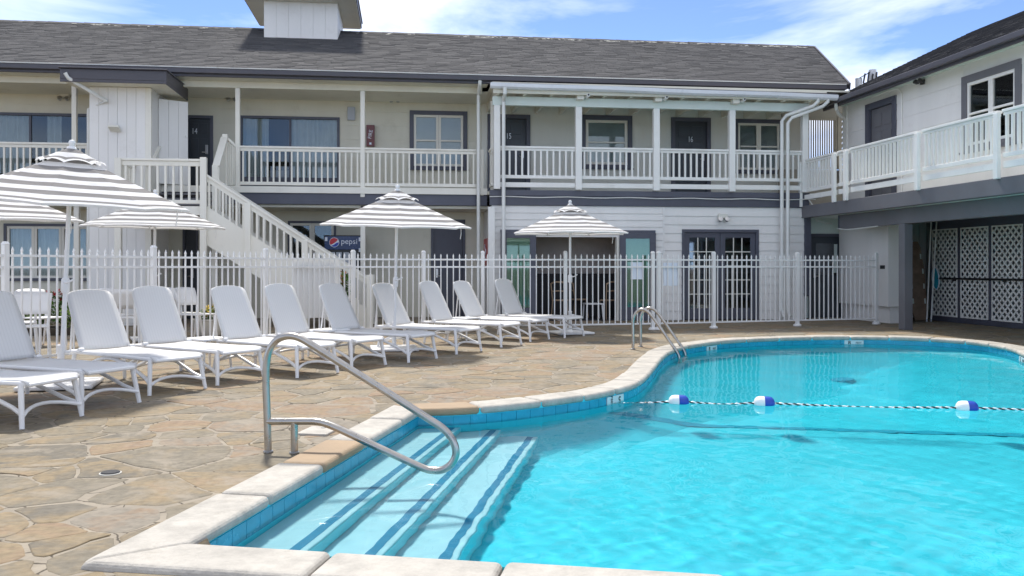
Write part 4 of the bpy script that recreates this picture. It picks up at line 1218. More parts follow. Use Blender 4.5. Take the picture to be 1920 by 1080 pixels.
# ================================================================== SIDE WING (runs towards the camera on the right; u to its right, v away from the camera)
WA = R(1.27); WTH = TH + WA
WMX = Matrix.Rotation(WA, 4, 'Z')
def wv_(px, u): return u / math.tan(math.atan((px - CX) / F) + WTH)
def wz_(px, py, u):
    v = wv_(px, u); return EYE + (HY - py) / F * (v * math.cos(WTH) + u * math.sin(WTH))
def wu_(px, v): return v * math.tan(math.atan((px - CX) / F) + WTH)
TW = WMX @ Matrix.Rotation(R(-90), 4, 'Z')      # local x = -v, local y = u: a wall facing left
UB, UI, UW, UL, UF = 9.82, 10.24, 11.0, 12.66, 10.55    # balcony edge, inner beam, upper wall, lattice, eave
VEND = 7.5
Wg = thing("side_wing", "pale wing with upper balcony, grey beams and lattice screens right of the pool", "building", tuple(WMX @ Vector((11.5, 15, 0))), WA)
# upper wall with door and window
wd = (-wv_(1625, UW), -wv_(1682, UW), 2.72, 4.97)
ww = (-wv_(1806, UW), -wv_(1917, UW), 3.40, 4.88)
m = MB(TW); wall_boxes(m, -19.9, -VEND, 2.55, 5.185, UW, UW + 0.15, [(wd[0] + 0.02, wd[1] - 0.02, 2.72, wd[3] - 0.02), (ww[0] + 0.02, ww[1] - 0.02, ww[2] + 0.02, ww[3] - 0.02)])
m.build("wall", M_gwhite, Wg)
siding(Wg, TW, -19.9, -VEND, 2.74, 5.115, UW, 0.36, M_gwhite, [wd, ww], lap=0.010)
m = MB(TW); m.box(-19.93, -19.9, UW - 0.02, UW + 2, 2.55, 5.18); m.box(-19.899, -19.72, UW - 0.03, UW, 2.74, 5.115); m.build("corner_board", M_white, Wg)
door(Wg, TW, *wd, UW, trim=0.14, material=M_beam)
window(Wg, TW, *ww, UW, trim=0.14, trim_m=M_beam, sash_m=M_white, cols=2, rows=2, cover="blind", mull=0.06)
# balcony floor, fascia beam, inner beam, column
m = MB(TW); m.box(-19.6, -VEND, UB + 0.12, UW, 2.60, 2.70); m.build("balcony_floor", M_stucco, Wg)
m = MB(TW); m.box(-19.75, -VEND, UB - 0.04, UB + 0.115, 2.40, 2.68); m.build("fascia_beam", M_beam, Wg, bevel=0.008)
m = MB(TW); m.box(-20.4, -VEND, UB + 0.116, UW + 2.8, 2.41, 2.44); m.build("soffit", M_mint, Wg)
m = MB(TW); m.box(-18.6, -VEND, UI - 0.07, UI + 0.09, 2.10, 2.408); m.build("inner_beam", M_beam, Wg, bevel=0.008)
m = MB(TW); m.box(-18.615, -18.601, UI - 0.09, UI + 0.11, 2.09, 2.409); m.build("beam_end", M_slate, Wg)
cvv = 16.17
post(Wg, TW, -cvv, UI + 0.01, 0, 2.10, 0.20, M_beam, "column", d=0.18)
post(Wg, TW, -11.0, UI + 0.01, 0, 2.10, 0.20, M_beam, "column", d=0.18)
# balcony railing with its posts and kick rail
pv = [19.62, 18.05, 17.55] + [wv_(1727, UB), wv_(1877, UB), 9.5, 7.6]
rail_l = [-p for p in pv]
for a, b in zip(rail_l, rail_l[1:]):
    railing(Wg, TW, a + 0.05, b - 0.05, UB + 0.02, 3.77, 3.0, 0.130, M_white, kick=(2.83, 2.94), bw=0.042, sub=0.05)
for a in rail_l: post(Wg, TW, a, UB - 0.075, 2.66, 3.72, 0.10, M_white, "railing_post", d=0.07)
# lattice screens: frame and crossing slats
pa, pb = wv_(1750, UL), wv_(1797, UL); pc = wv_(1803, UL)
pitch = pa - pc; pw = pa - pb
zl0, zl1 = 0.12, 2.11
m = MB(TW); m.box(-pa - 0.12, -VEND, UL - 0.02, UL + 0.06, 2.111, 2.40); m.box(-pa - 0.12, -VEND, UL - 0.02, UL + 0.06, 0.0, 0.119)
nlat = 5
for i in range(nlat + 1):
    c = -pa + pitch * i - (pitch - pw) / 2; m.box(c - 0.055, c + 0.055, UL - 0.02, UL + 0.06, 0.1195, 2.1105)
lat = m.build("lattice_frame", M_slate, Wg, bevel=0.004)
dg = 0.164
for i in range(nlat):
    a0, a1 = -pa + pitch * i - 0.0, -pa + pitch * i + pw
    q = MB(TW); frame_boxes(q, a0, a1, zl0, zl1, 0.03, UL - 0.035, UL - 0.021); q.build("lattice_border", M_white, lat)
    W_, H_ = a1 - a0, zl1 - zl0
    for s in (1, -1):
        k = -H_
        while k < W_:
            # slat through x - a0 = k + t, z = zl0 + t (s=1) or mirrored
            t0, t1 = max(0, -k), min(H_, W_ - k)
            if t1 - t0 > 0.08:
                A, B = (k + t0, t0), (k + t1, t1)
                if s < 0: A, B = (W_ - A[0], A[1]), (W_ - B[0], B[1])
                q = MB(TW); yy = UL - 0.012 + (0.009 if s > 0 else 0)
                q.beam((a0 + A[0], yy, zl0 + A[1]), (a0 + B[0], yy, zl0 + B[1]), 0.008, 0.040, up=(-s, 0, 1)); q.build("lattice_slat", M_white, lat)
            k += dg
q = MB(TW); q.box(-20.2, -VEND, UL + 0.5, UL + 0.55, 0.0, 2.4); q.build("store_wall", M_store, Wg)
# lower walls in the corner: back wall with a door, hanging closet
YB = 20.35
m = MB(); dbk = (PX(1516, YB), PX(1584, YB), 0.0, 2.05)
wall_boxes(m, XB1 + 0.15, 14.5, 0, 2.545, YB, YB + 0.12, [(dbk[0] + 0.02, dbk[1] - 0.02, 0, 2.03)]); m.build("back_wall", M_mint, Wg)
dr = door(Wg, I4, *dbk, YB, trim=0.07, panels=False, handle_right=False)
m = MB(); a, b = dbk[0] + 0.2, dbk[1] - 0.17; m.box(a, b, YB + 0.026, YB + 0.0345, 1.05, 1.82); m.build("pane", M_glassd, dr)
m = MB(); a2 = PX(1566, YB); m.box(a2 - 0.02, a2 + 0.06, YB + 0.02, YB + 0.0255, 1.1, 1.8); m.build("sidelight", M_mint, dr)
cv0, cv1 = 17.9, 20.0; cu = 10.93
m = MB(TW); m.box(-cv1, -cv0, cu, cu + 0.42, 0.37, 2.405); hc = m.build("hanging_closet", M_gwhite, Wg, bevel=0.004)
m = MB(TW); m.box(-cv1, -cv0 - 0.1, cu + 0.1, cu + 0.42, 0.0, 0.369); m.build("closet_plinth", M_gwhite, hc)
m = MB(TW); m.box(-18.2, -18.02, cu - 0.012, cu - 0.001, 1.2, 1.28); m.build("closet_latch", M_black, hc)
m = MB(TW); m.box(-19.9, -VEND, UW + 6.5, UW + 6.6, 0, 5.18); m.box(-19.93, -19.9, UW + 2.001, UW + 6.6, 0, 5.18); m.box(-VEND, -VEND + 0.1, UW, UW + 6.6, 0, 5.18); m.build("rear_wall", M_gwhite, Wg)
m = MB(TW); m.box(-19.88, -VEND - 0.01, UW + 0.16, UW + 6.49, 2.45, 2.545); m.build("upper_floor", M_dark, Wg)
# wing roof
ZWE, UWR, ZWR = 5.22, 14.5, 7.1
vend = 20.0
m = MB(WMX); m.add([(UF, vend, ZWE - 0.03), (UF, VEND - 2, ZWE - 0.03), (UWR, VEND - 2, ZWR - 0.02), (UWR, vend, ZWR - 0.02), (2 * UWR - UF, VEND - 2, ZWE - 0.03), (2 * UWR - UF, vend, ZWE - 0.03)],
                   [(0, 1, 2, 3), (3, 2, 4, 5), (0, 3, 5), (1, 4, 2), (0, 5, 4, 1)])
wroof = m.build("roof", M_shingle, Wg)
shingle_field(wroof, TW, 0, 0, UF - 0.04, ZWE - 0.025, UWR, ZWR, -vend, -VEND + 2, -vend, -VEND + 2)
m = MB(TW); m.box(-vend - 0.02, -VEND + 2, UF - 0.03, UF + 0.02, 5.01, 5.185); m.box(-vend - 0.02, -VEND + 2, UF - 0.13, UF - 0.031, 5.07, 5.18); m.build("fascia_gutter", M_fascia, wroof, bevel=0.012)
m = MB(TW); m.box(-vend, -VEND + 2, UF + 0.021, UW - 0.001, 5.162, 5.186); m.box(-vend, -VEND + 2, UW - 0.03, UW - 0.002, 5.12, 5.161); m.build("eave_soffit", M_mint, wroof)
# slatted screens between the two buildings
def slat_screen(Tm, x0, x1, y, z0, z1, n, diag=False):
    m = MB(Tm); frame_boxes(m, x0, x1, z0, z1, 0.05, y - 0.03, y + 0.03); s = m.build("slat_screen", M_tan, Wg)
    if diag:
        k = z0 - (x1 - x0) * 1.6
        while k < z1:
            za, zb = k, k + (x1 - x0) * 1.6
            xa, xb = x0 + 0.05, x1 - 0.05
            if zb > z0 + 0.1 and za < z1 - 0.1:
                ca, cb = max(za, z0 + 0.05), min(zb, z1 - 0.05)
                fx = lambda z: xa + (xb - xa) * (z - za) / (zb - za)
                if cb - ca > 0.05: q = MB(Tm); q.beam((fx(ca), y, ca), (fx(cb), y, cb), 0.02, 0.045, up=(0, 1, 0)); q.build("slat", M_tan, s)
            k += 0.14
    else:
        for i in range(n):
            x = x0 + 0.05 + (x1 - x0 - 0.1) * (i + 0.5) / n; q = MB(Tm); q.box(x - 0.016, x + 0.016, y - 0.012, y + 0.012, z0 + 0.05, z1 - 0.05); q.build("slat", M_tan, s)
ys = 21.4
slat_screen(I4, PX(1511, ys), PX(1569, ys), ys, 3.75, 5.05, 12)
slat_screen(I4, PX(1574, ys), PX(1594, ys), ys, 3.5, 5.05, 6, True)
m = MB(); m.box(XB1 + 0.1, 11.45, ys + 0.1, ys + 0.16, 2.7, 3.74); m.build("link_wall", M_tan, Wg)
m = MB(); m.box(PX(1595, ys), PX(1640, ys), ys - 0.03, ys + 0.09, 2.7, 5.3); m.build("link_panel", M_tan, Wg)
m = MB(); m.box(PX(1569, ys) + 0.002, PX(1574, ys) - 0.002, ys - 0.05, ys + 0.05, 3.745, 5.1); m.build("link_post", M_tan, Wg)
m = MB(); m.box(XB1 + 0.12, PX(1640, ys), ys - 0.03, ys + 0.03, 5.055, 5.5); m.build("link_header", M_tan, Wg)
m = MB(); m.box(XB1 + 0.1, 11.4, YP + 0.3, ys + 0.1, 2.55, 2.66); m.build("link_floor", M_beam, Wg)
m = MB(WMX); m.tube([(UF - 0.08, 19.3, 5.08), (UF - 0.05, 19.35, 4.96), (UF + 0.15, 19.6, 4.88), (UW - 0.05, 19.8, 4.82)], 0.04, 8); m.build("downspout", M_pipe, Wg, smooth=True)
# conduit by the door
a = wd[1]
m = MB(TW); m.tube([(a - 0.9, UW - 0.06, 5.085), (a - 0.2, UW - 0.06, 5.10), (a + 0.12, UW - 0.04, 5.08), (a + 0.22, UW - 0.025, 4.95), (a + 0.22, UW - 0.025, 2.75)], 0.014, 6); m.build("conduit", M_white, Wg, smooth=True)
m = MB(TW); m.tube([(-18.6, UI - 0.1, 2.11), (-18.2, UI - 0.1, 2.07), (-17.0, UI - 0.09, 2.09)], 0.012, 6); m.build("cable", M_pipe, Wg)
m = MB(); m.tube([(XB1 + 0.05, YP - 0.12, 2.83), (XB1 + 0.14, YP - 0.13, 2.7), (XB1 + 0.17, YP - 0.13, 2.45), (XB1 + 0.3, YP - 0.02, 2.33), (XB1 + 0.9, YB - 0.1, 2.28)], 0.016, 6); m.build("cable", M_pipe, Wg, smooth=True)

# ================================================================== POOL FENCE
Fn = thing("pool_fence", "white metal picket fence with spear tops curving behind the row of loungers", "fence", (0.4, 16.5, 0))
fposts = [(-8.6, 5.3), (-7.3, 7.3), (-6.0, 9.35)] + [gz(px, z) for px, z in ((10, 10.6), (288, 12.6), (498, 14.4), (662, 15.9), (794, 16.6), (905, 16.9), (1060, 17.0), (1224, 17.4), (1338, 17.85), (1495, 18.5), (1643, 19.1))]
mp_ = MB(); mp_.box(-0.032, 0.032, -0.032, 0.032, 0.0, 1.52); mp_.add([(-0.037, -0.037, 1.5205), (0.037, -0.037, 1.5205), (0.037, 0.037, 1.5205), (-0.037, 0.037, 1.5205), (-0.02, -0.02, 1.555), (0.02, -0.02, 1.555), (0.02, 0.02, 1.555), (-0.02, 0.02, 1.555)], [(0, 3, 2, 1), (4, 5, 6, 7), (0, 1, 5, 4), (1, 2, 6, 5), (2, 3, 7, 6), (3, 0, 4, 7)])
mp_.lathe([(0.085, 0.002), (0.085, 0.03), (0.06, 0.05)], 12)
me_post = mp_.mesh("fence_post", M_fence)
mk = MB(); a = 0.0095; mk.box(-a, a, -a, a, 0.11, 1.43); mk.add([(-a, -a, 1.4301), (a, -a, 1.4301), (a, a, 1.4301), (-a, a, 1.4301), (-a * 1.3, -a * 1.3, 1.45), (a * 1.3, -a * 1.3, 1.45), (a * 1.3, a * 1.3, 1.45), (-a * 1.3, a * 1.3, 1.45), (0, 0, 1.50)], [(0, 1, 5, 4), (1, 2, 6, 5), (2, 3, 7, 6), (3, 0, 4, 7), (4, 5, 8), (5, 6, 8), (6, 7, 8), (7, 4, 8)])
me_pick = mk.mesh("picket", M_fence)
for i, p in enumerate(fposts):
    q = fposts[min(i + 1, len(fposts) - 1)]; r = fposts[max(i - 1, 0)]
    inst(me_post, "fence_post", Fn, TR(p[0], p[1], 0, math.atan2(q[1] - r[1], q[0] - r[0])))
for i, (p, q) in enumerate(zip(fposts, fposts[1:])):
    p, q = Vector(p), Vector(q); L = (q - p).length; rz = math.atan2((q - p).y, (q - p).x); T = TR(p.x, p.y, 0, rz)
    for z in (1.385, 1.245, 0.125):
        m = MB(T); m.box(0.033, L - 0.033, -0.016, 0.016, z - 0.015, z + 0.015); m.build("fence_rail", M_fence, Fn)
    npk = max(1, round((L - 0.06) / 0.117))
    for k in range(npk):
        inst(me_pick, "picket", Fn, T @ TR(0.033 + (L - 0.066) * (k + 0.5) / npk, 0, 0))
# second post of the gate
p, q = Vector(fposts[10]), Vector(fposts[11]); d = (q - p).normalized()
inst(me_post, "gate_post", Fn, TR(p.x + d.x * 0.13, p.y + d.y * 0.13, 0, math.atan2(d.y, d.x)))
def on_fence(px, off, z):
    """point just behind the fence line at that picture column"""
    for a, b in zip(fposts, fposts[1:]):
        A, B = Vector(a), Vector(b)
        pa_ = CX + F * (A.x * cT - A.y * sT) / (A.x * sT + A.y * cT); pb_ = CX + F * (B.x * cT - B.y * sT) / (B.x * sT + B.y * cT)
        if pa_ <= px <= pb_:
            P = A.lerp(B, (px - pa_) / (pb_ - pa_)); d = (B - A).normalized()
            return TR(P.x - d.y * off, P.y + d.x * off, z, math.atan2(d.y, d.x))
def notice(px, z, w, h, label, lines):
    T = on_fence(px, 0.03, z); m = MB(T); m.box(-w / 2, w / 2, 0, 0.012, -h / 2, h / 2); o = m.build("notice_sign", M_mwhite); tag(o, label, "sign", "notices on the fence")
notice(1195, 1.17, 0.26, 0.34, "small white paper notice on the fence left of the gate", 3)
notice(1259, 1.10, 0.34, 0.46, "larger white notice on the fence right of the gate", 4)
T = on_fence(594, 0.06, 0.88); m = MB(T); m.box(-0.5, 0.5, 0, 0.02, -0.52, 0.52); bp = m.build("notice_board", M_fence); tag(bp, "plain white board fixed behind the fence in front of the stair foot", "sign board")
for k in range(5):
    m = MB(T); m.box(-0.5 + 0.2 * k + 0.004, -0.3 + 0.2 * k - 0.004, -0.006, -0.0005, -0.52, 0.52); m.build("board_strip", M_fence, bp)

# ================================================================== LOUNGERS
def make_lounger(deg=63):
    t = thing("sun_lounger", "x", "sun lounger")
    W = 0.28; HJ = 1.28; BA = R(deg); BL = 0.70; hz = 0.36
    yb = lambda s: HJ + 0.02 + s * math.cos(BA); zb = lambda s: hz + 0.01 + s * math.sin(BA)
    # seat sling: curls down at the foot, dips slightly
    prof = [(-0.012, 0.325), (-0.006, 0.352), (0.02, 0.368), (0.10, 0.372), (0.35, 0.366), (0.65, 0.362), (1.0, 0.364), (HJ, 0.37)]
    vs, fs = [], []; nx = 8
    for y, z in prof:
        for i in range(nx + 1):
            x = -W + 2 * W * i / nx; vs.append((x, y, z - 0.010 * (1 - (2 * i / nx - 1) ** 2)))
    for j in range(len(prof) - 1):
        for i in range(nx): fs.append((j * (nx + 1) + i, j * (nx + 1) + i + 1, (j + 1) * (nx + 1) + i + 1, (j + 1) * (nx + 1) + i))
    m = MB(); m.add(vs, fs); o = m.build("seat", M_sling, t, smooth=True); s = o.modifiers.new("S", 'SOLIDIFY'); s.thickness = 0.012; s.offset = -1
    # back sling wraps its frame; arched top with rounded corners, tapering upwards
    vs, fs = [], []; ny = 14; RC = 0.07
    WB = lambda sv: W + 0.004 - 0.028 * (sv / BL) ** 1.5
    for j in range(ny + 1):
        sv = BL * min(1.0, (j / ny) if j < ny - 4 else ((ny - 4) / ny + (1 - (ny - 4) / ny) * math.sin((j - ny + 4) / 4 * math.pi / 2)))
        hw = WB(sv)
        if sv > BL - RC: hw -= RC - math.sqrt(max(0, RC ** 2 - (sv - (BL - RC)) ** 2))
        for i in range(nx + 1):
            f = 2 * i / nx - 1; dip = 0.014 * (1 - f * f) * (1 - (j / ny) ** 5); s2 = sv + 0.022 * (1 - f * f) * (sv / BL) ** 3
            vs.append((hw * f, yb(s2) + dip * math.sin(BA), zb(s2) - dip * math.cos(BA)))
    for j in range(ny):
        for i in range(nx): fs.append((j * (nx + 1) + i, j * (nx + 1) + i + 1, (j + 1) * (nx + 1) + i + 1, (j + 1) * (nx + 1) + i))
    m = MB(); m.add(vs, fs); o = m.build("backrest", M_sling, t, smooth=True); s = o.modifiers.new("S", 'SOLIDIFY'); s.thickness = 0.016; s.offset = 0
    # frames
    m = MB()
    m.tube([(-W, HJ + 0.24, hz - 0.015), (-W, 0.05, hz - 0.015), (-W + 0.03, 0.0, hz - 0.03), (W - 0.03, 0.0, hz - 0.03), (W, 0.05, hz - 0.015), (W, HJ + 0.24, hz - 0.015)], 0.019, 8)
    m.tube([(-W, HJ + 0.24, hz - 0.015), (W, HJ + 0.24, hz - 0.015)], 0.016, 8); m.tube([(-W, 0.6, hz - 0.025), (W, 0.6, hz - 0.025)], 0.014, 6)
    m.build("seat_frame", M_resin, t, smooth=True)
    m = MB(); hw = lambda sv: W - 0.035 * (sv / BL) ** 2
    bo = 0.016; yb_, zb_ = yb, zb; yb = lambda s_: yb_(s_) + bo * math.sin(BA); zb = lambda s_: zb_(s_) - bo * math.cos(BA)
    path = [(-W + 0.012, yb(0), zb(0))] + [(-hw(s_) + 0.012, yb(s_), zb(s_)) for s_ in (0.2, 0.4, BL - 0.13)]
    for k in range(1, 6):
        a = R(90) * k / 5; path.append((-hw(BL) + 0.012 + 0.13 * (1 - math.cos(a)), yb(BL - 0.13 + 0.13 * math.sin(a)), zb(BL - 0.13 + 0.13 * math.sin(a))))
    path += [(-x, y, z) for x, y, z in reversed(path)]
    m.tube(path, 0.011, 8); m.build("backrest_frame", M_resin, t, smooth=True)
    for sx in (-1, 1):
        for y0, y1, yd in ((0.05, 0.0, 0.80), (HJ + 0.14, HJ + 0.18, 0.76)):
            m = MB(); m.tube([(sx * (W - 0.005), y0, hz - 0.02), (sx * (W + 0.035), y1, 0.0)], [0.023, 0.019], 8); m.build("leg", M_resin, t, smooth=True)
            m = MB(); c = [(sx * (W + 0.024), y1 + (0.005 if y1 < 0.5 else -0.005), 0.105)]
            for k in range(1, 7):
                f = k / 6; c.append((sx * (W - 0.01 - 0.01 * f), y1 + (yd - y1) * f, 0.105 + (hz - 0.045 - 0.105) * math.sin(f * math.pi / 2) ** 1.1))
            m.tube(c, 0.018, 8); m.build("brace", M_resin, t, smooth=True)
        m = MB(); m.tube([(sx * 0.24, yb(0.42) + 0.01, zb(0.42) - 0.01), (sx * 0.24, HJ + 0.30, 0.30), (sx * 0.24, HJ + 0.22, 0.335)], 0.011, 6); m.build("back_strut", M_resin, t, smooth=True)
    for y1 in (0.0, HJ + 0.18):
        m = MB(); m.tube([((W + 0.022) * (k / 4 - 1), y1 + (0.10 if y1 < 0.5 else -0.10) * (1 - (k / 4 - 1) ** 2), 0.10 + 0.05 * (1 - (k / 4 - 1) ** 2)) for k in range(9)], 0.015, 8); m.build("cross_brace", M_resin, t, smooth=True)
    for sx in (-1, 1):
        m = MB(); m.tube([(sx * (W - 0.02), HJ, hz + 0.012), (sx * (W + 0.035), HJ, hz + 0.012)], 0.022, 10); m.build("hinge", M_resin, t, smooth=True)
    return t
G = "white loungers in a row along the fence"
lspots = [(-3.12, 6.62, 66, "white lounger cut off at the far left edge with only one foot showing"),
          (-2.79, 7.45, 68, "white lounger at the left edge, foremost one whose whole foot end shows"),
          (-2.57, 8.17, 60, "shaded white lounger at left in front of the biggest umbrella"),
          (-2.23, 9.10, 48, "white lounger right of the biggest umbrella's pole"),
          (-1.74, 9.78, 50, "white lounger directly left of the pool handrail's upright"),
          (-0.98, 10.31, 49, "white lounger whose seat passes behind the handrail's top bend"),
          (-0.43, 11.06, 51, "white lounger just right of the handrail bend, in front of the stair foot"),
          (0.25, 11.75, 53, "shaded white lounger left of the middle umbrella's pole"),
          (0.94, 12.75, 51, "white lounger directly behind the middle umbrella's pole"),
          (1.68, 13.75, 53, "white lounger third from the right end of the row"),
          (2.28, 14.70, 51, "white lounger second from the right end of the row"),
          (3.0, 15.35, 47, "white lounger at the far right end of the row beside the small umbrella")]
protos = [make_lounger(63), make_lounger(60.5), make_lounger(65)]
for i, (x, y, a, lab) in enumerate(lspots):
    o = protos[i % 3] if i < 3 else copy_tree(protos[(i * 7 + i // 3) % 3])
    o.location = (x, y, 0.002); o.rotation_euler = (0, 0, R(a)); tag(o, lab, "sun lounger", G)

# ================================================================== UMBRELLAS
def make_umbrella():
    t = thing("patio_umbrella", "x", "umbrella")
    NS, Rr = 8, 1.17
    def corner(k): return (math.cos(2 * math.pi * k / NS), math.sin(2 * math.pi * k / NS))
    # canopy: gores with woven stripes
    r0, z0, z1 = 0.16, 2.37, 1.925
    rows = 22
    vs, fs, ms = [], [], []
    sub = 6
    def P(k, s, f):
        a, b = corner(k), corner(k + 1); r = r0 + (Rr - r0) * f
        x, y = a[0] + (b[0] - a[0]) * s, a[1] + (b[1] - a[1]) * s
        z = z0 + (z1 - z0) * (f ** 0.94)
        bow = 4 * s * (1 - s); z += 0.012 * bow * f * f - 0.010 * bow * math.sin(math.pi * f)
        k2 = 1 - 0.035 * bow * f ** 3
        return (x * r * k2, y * r * k2, z)
    m = MB()
    for k in range(NS):
        vs = [P(k, i / sub, j / rows) for j in range(rows + 1) for i in range(sub + 1)]
        for mi in (0, 1):
            fs = []
            for j in range(rows):
                w = 0 if (j == rows - 1 or (j // 2) % 2 == 1) else 1
                if w != mi: continue
                for i in range(sub): fs.append((j * (sub + 1) + i, (j + 1) * (sub + 1) + i, (j + 1) * (sub + 1) + i + 1, j * (sub + 1) + i + 1))
            m.add(vs, fs, mi)
        # hem turned under
        vs2 = [P(k, i / sub, 1.0) for i in range(sub + 1)] + [(P(k, i / sub, 0.985)[0], P(k, i / sub, 0.985)[1], P(k, i / sub, 1.0)[2] - 0.022) for i in range(sub + 1)]
        m.add(vs2, [(i, sub + 1 + i, sub + 2 + i, i + 1) for i in range(sub)], 0)
    can = m.build("canopy", [M_canw, M_cang], t)
    bmx = bmesh.new(); bmx.from_mesh(can.data); bmesh.ops.remove_doubles(bmx, verts=bmx.verts, dist=0.0005)
    for f in bmx.faces: f.smooth = True
    bmx.to_mesh(can.data); bmx.free()
    try: can.data.set_sharp_from_angle(angle=R(14))
    except Exception: pass
    # vent cap with scalloped edge
    m = MB(); rows2 = 6
    for k in range(NS):
        vs = []
        for j in range(rows2 + 1):
            f = j / rows2
            for i in range(sub + 1):
                s = i / sub; a, b = corner(k), corner(k + 1); r = 0.035 + 0.30 * f
                x, y = a[0] + (b[0] - a[0]) * s, a[1] + (b[1] - a[1]) * s; bow = 4 * s * (1 - s)
                vs.append((x * r, y * r, 2.475 - 0.155 * f ** 1.05 + 0.035 * bow * f ** 3))
        for j in range(rows2):
            w = 0 if j in (2, 3) or j == 5 else 1
            m.add(vs, [(j * (sub + 1) + i, (j + 1) * (sub + 1) + i, (j + 1) * (sub + 1) + i + 1, j * (sub + 1) + i + 1) for i in range(sub)], w)
    cp = m.build("vent_cap", [M_canw, M_cang], can)
    m = MB(); m.lathe([(0.028, 2.455), (0.05, 2.47), (0.04, 2.49), (0.02, 2.50), (0.03, 2.515), (0.034, 2.535), (0.024, 2.556), (0.005, 2.562)], 12); m.build("finial", M_resin, t, smooth=True)
    m = MB(); m.tube([(0, 0, 0.30), (0, 0, 2.45)], 0.023, 12); m.build("pole", M_resin, t, smooth=True)
    m = MB(); m.lathe([(0.05, 2.30), (0.06, 2.33), (0.05, 2.36)], 12); m.lathe([(0.045, 1.93), (0.06, 1.95), (0.06, 2.0), (0.045, 2.02)], 12); m.build("hub", M_resin, t, smooth=True)
    for k in range(NS):
        c = corner(k)
        m = MB(); m.beam((0.05 * c[0], 0.05 * c[1], 2.34), (1.15 * c[0], 1.15 * c[1], 1.917), 0.014, 0.018); m.build("rib", M_resin, t)
        m = MB(); m.beam((0.055 * c[0], 0.055 * c[1], 1.98), (0.58 * c[0], 0.58 * c[1], 2.10), 0.011, 0.014); m.build("strut", M_resin, t)
    m = MB(); m.lathe([(0.03, 0.98), (0.042, 1.0), (0.042, 1.12), (0.03, 1.14)], 12); m.tube([(0.0, -0.04, 1.09), (0.03, -0.10, 1.10), (0.10, -0.12, 1.14)], 0.010, 6); m.build("crank", M_resin, t, smooth=True)
    m = MB(); m.box(-0.36, 0.36, -0.36, 0.36, 0.008, 0.05); b = m.build("base", M_resin, t, bevel=0.015)
    m = MB(); m.lathe([(0.075, 0.05), (0.06, 0.07), (0.034, 0.09), (0.034, 0.42), (0.04, 0.43), (0.03, 0.44)], 14); m.tube([(0.03, 0, 0.36), (0.09, 0, 0.36)], 0.018, 8); m.build("base_tube", M_resin, b, smooth=True)
    m = MB(); m.tube([(1.02, 0.2, 1.98), (1.03, 0.2, 1.84), (1.02, 0.21, 1.74)], 0.006, 5); m.build("tie_strap", M_canw, t)
    return t
up = make_umbrella()
u1, u2, u3, u4, u5 = gz(114, 9.17), gz(739, 13.2), gz(1069, 16.35), gz(289, 15.0), gz(-14, 12.4)
for i, (p, a, s, lab) in enumerate([(u1, 9, 1.0, "biggest grey and white striped umbrella over the loungers at the left"), (u2, 4, 0.965, "striped umbrella in the middle, in front of the cream balcony"), (u3, 14, 0.96, "striped umbrella farthest right, in front of the open doorway"),
                                 (u4, 20, 1.0, "striped umbrella behind the fence, partly covered by the biggest umbrella"), (u5, 30, 1.0, "striped umbrella cut by the left edge behind the fence")]):
    o = up if i == 0 else copy_tree(up)
    tag(o, lab, "umbrella", "striped patio umbrellas")
    # some canopies lean on their bases: the base plate stays flat on the deck
    fwd, side = ((R(3.9), R(2.6)), (R(3.0), R(1.2)), (R(0.5), R(0.0)), (R(1.0), R(0.4)), (R(2.0), R(0.5)))[i]
    cdir = Vector((-p[0], -p[1], 0)).normalized(); tv = cdir * fwd + Vector((cT, -sT, 0)) * side
    flat = TR(p[0], p[1], 0.0, R(a)) @ Matrix.Diagonal((s, s, s if i != 2 else 0.97, 1))
    o.matrix_world = TR(p[0], p[1], 0.0) @ Matrix.Rotation(tv.length, 4, Vector((-tv.y, tv.x, 0))) @ Matrix.Rotation(R(a), 4, 'Z') @ Matrix.Diagonal((s, s, s if i != 2 else 0.97, 1))
    for ch in o.children:
        if ch.name.split(".")[0] == "base": ch.matrix_local = o.matrix_world.inverted() @ flat

# ================================================================== SIDE TABLES
def make_table(h=0.38, w=0.42, name="side_table"):
    t = thing(name, "x", "table")
    m = MB(); m.box(-w / 2, w / 2, -w / 2, w / 2, h - 0.03, h); m.build("table_top", M_resin, t, bevel=0.01)
    for sx in (-1, 1):
        for sy in (-1, 1):
            m = MB(); m.tube([(sx * (w / 2 - 0.03), sy * (w / 2 - 0.03), h - 0.03), (sx * (w / 2 - 0.01), sy * (w / 2 - 0.01), 0.004)], [0.018, 0.014], 8); m.build("leg", M_resin, t, smooth=True)
    return t
tp = make_table()
for i, (px, py, lab) in enumerate([(388, 633, "low white side table behind the lounger left of the handrail"), (617, 617, "low white side table beside the shaded middle lounger"), (870, 595, "low white side table between the loungers right of the middle umbrella")]):
    o = tp if i == 0 else copy_tree(tp)
    x, y = g(px, py, 0.38); o.location = (x, y, 0); o.rotation_euler = (0, 0, R(50)); tag(o, lab, "side table", "low tables between the loungers")

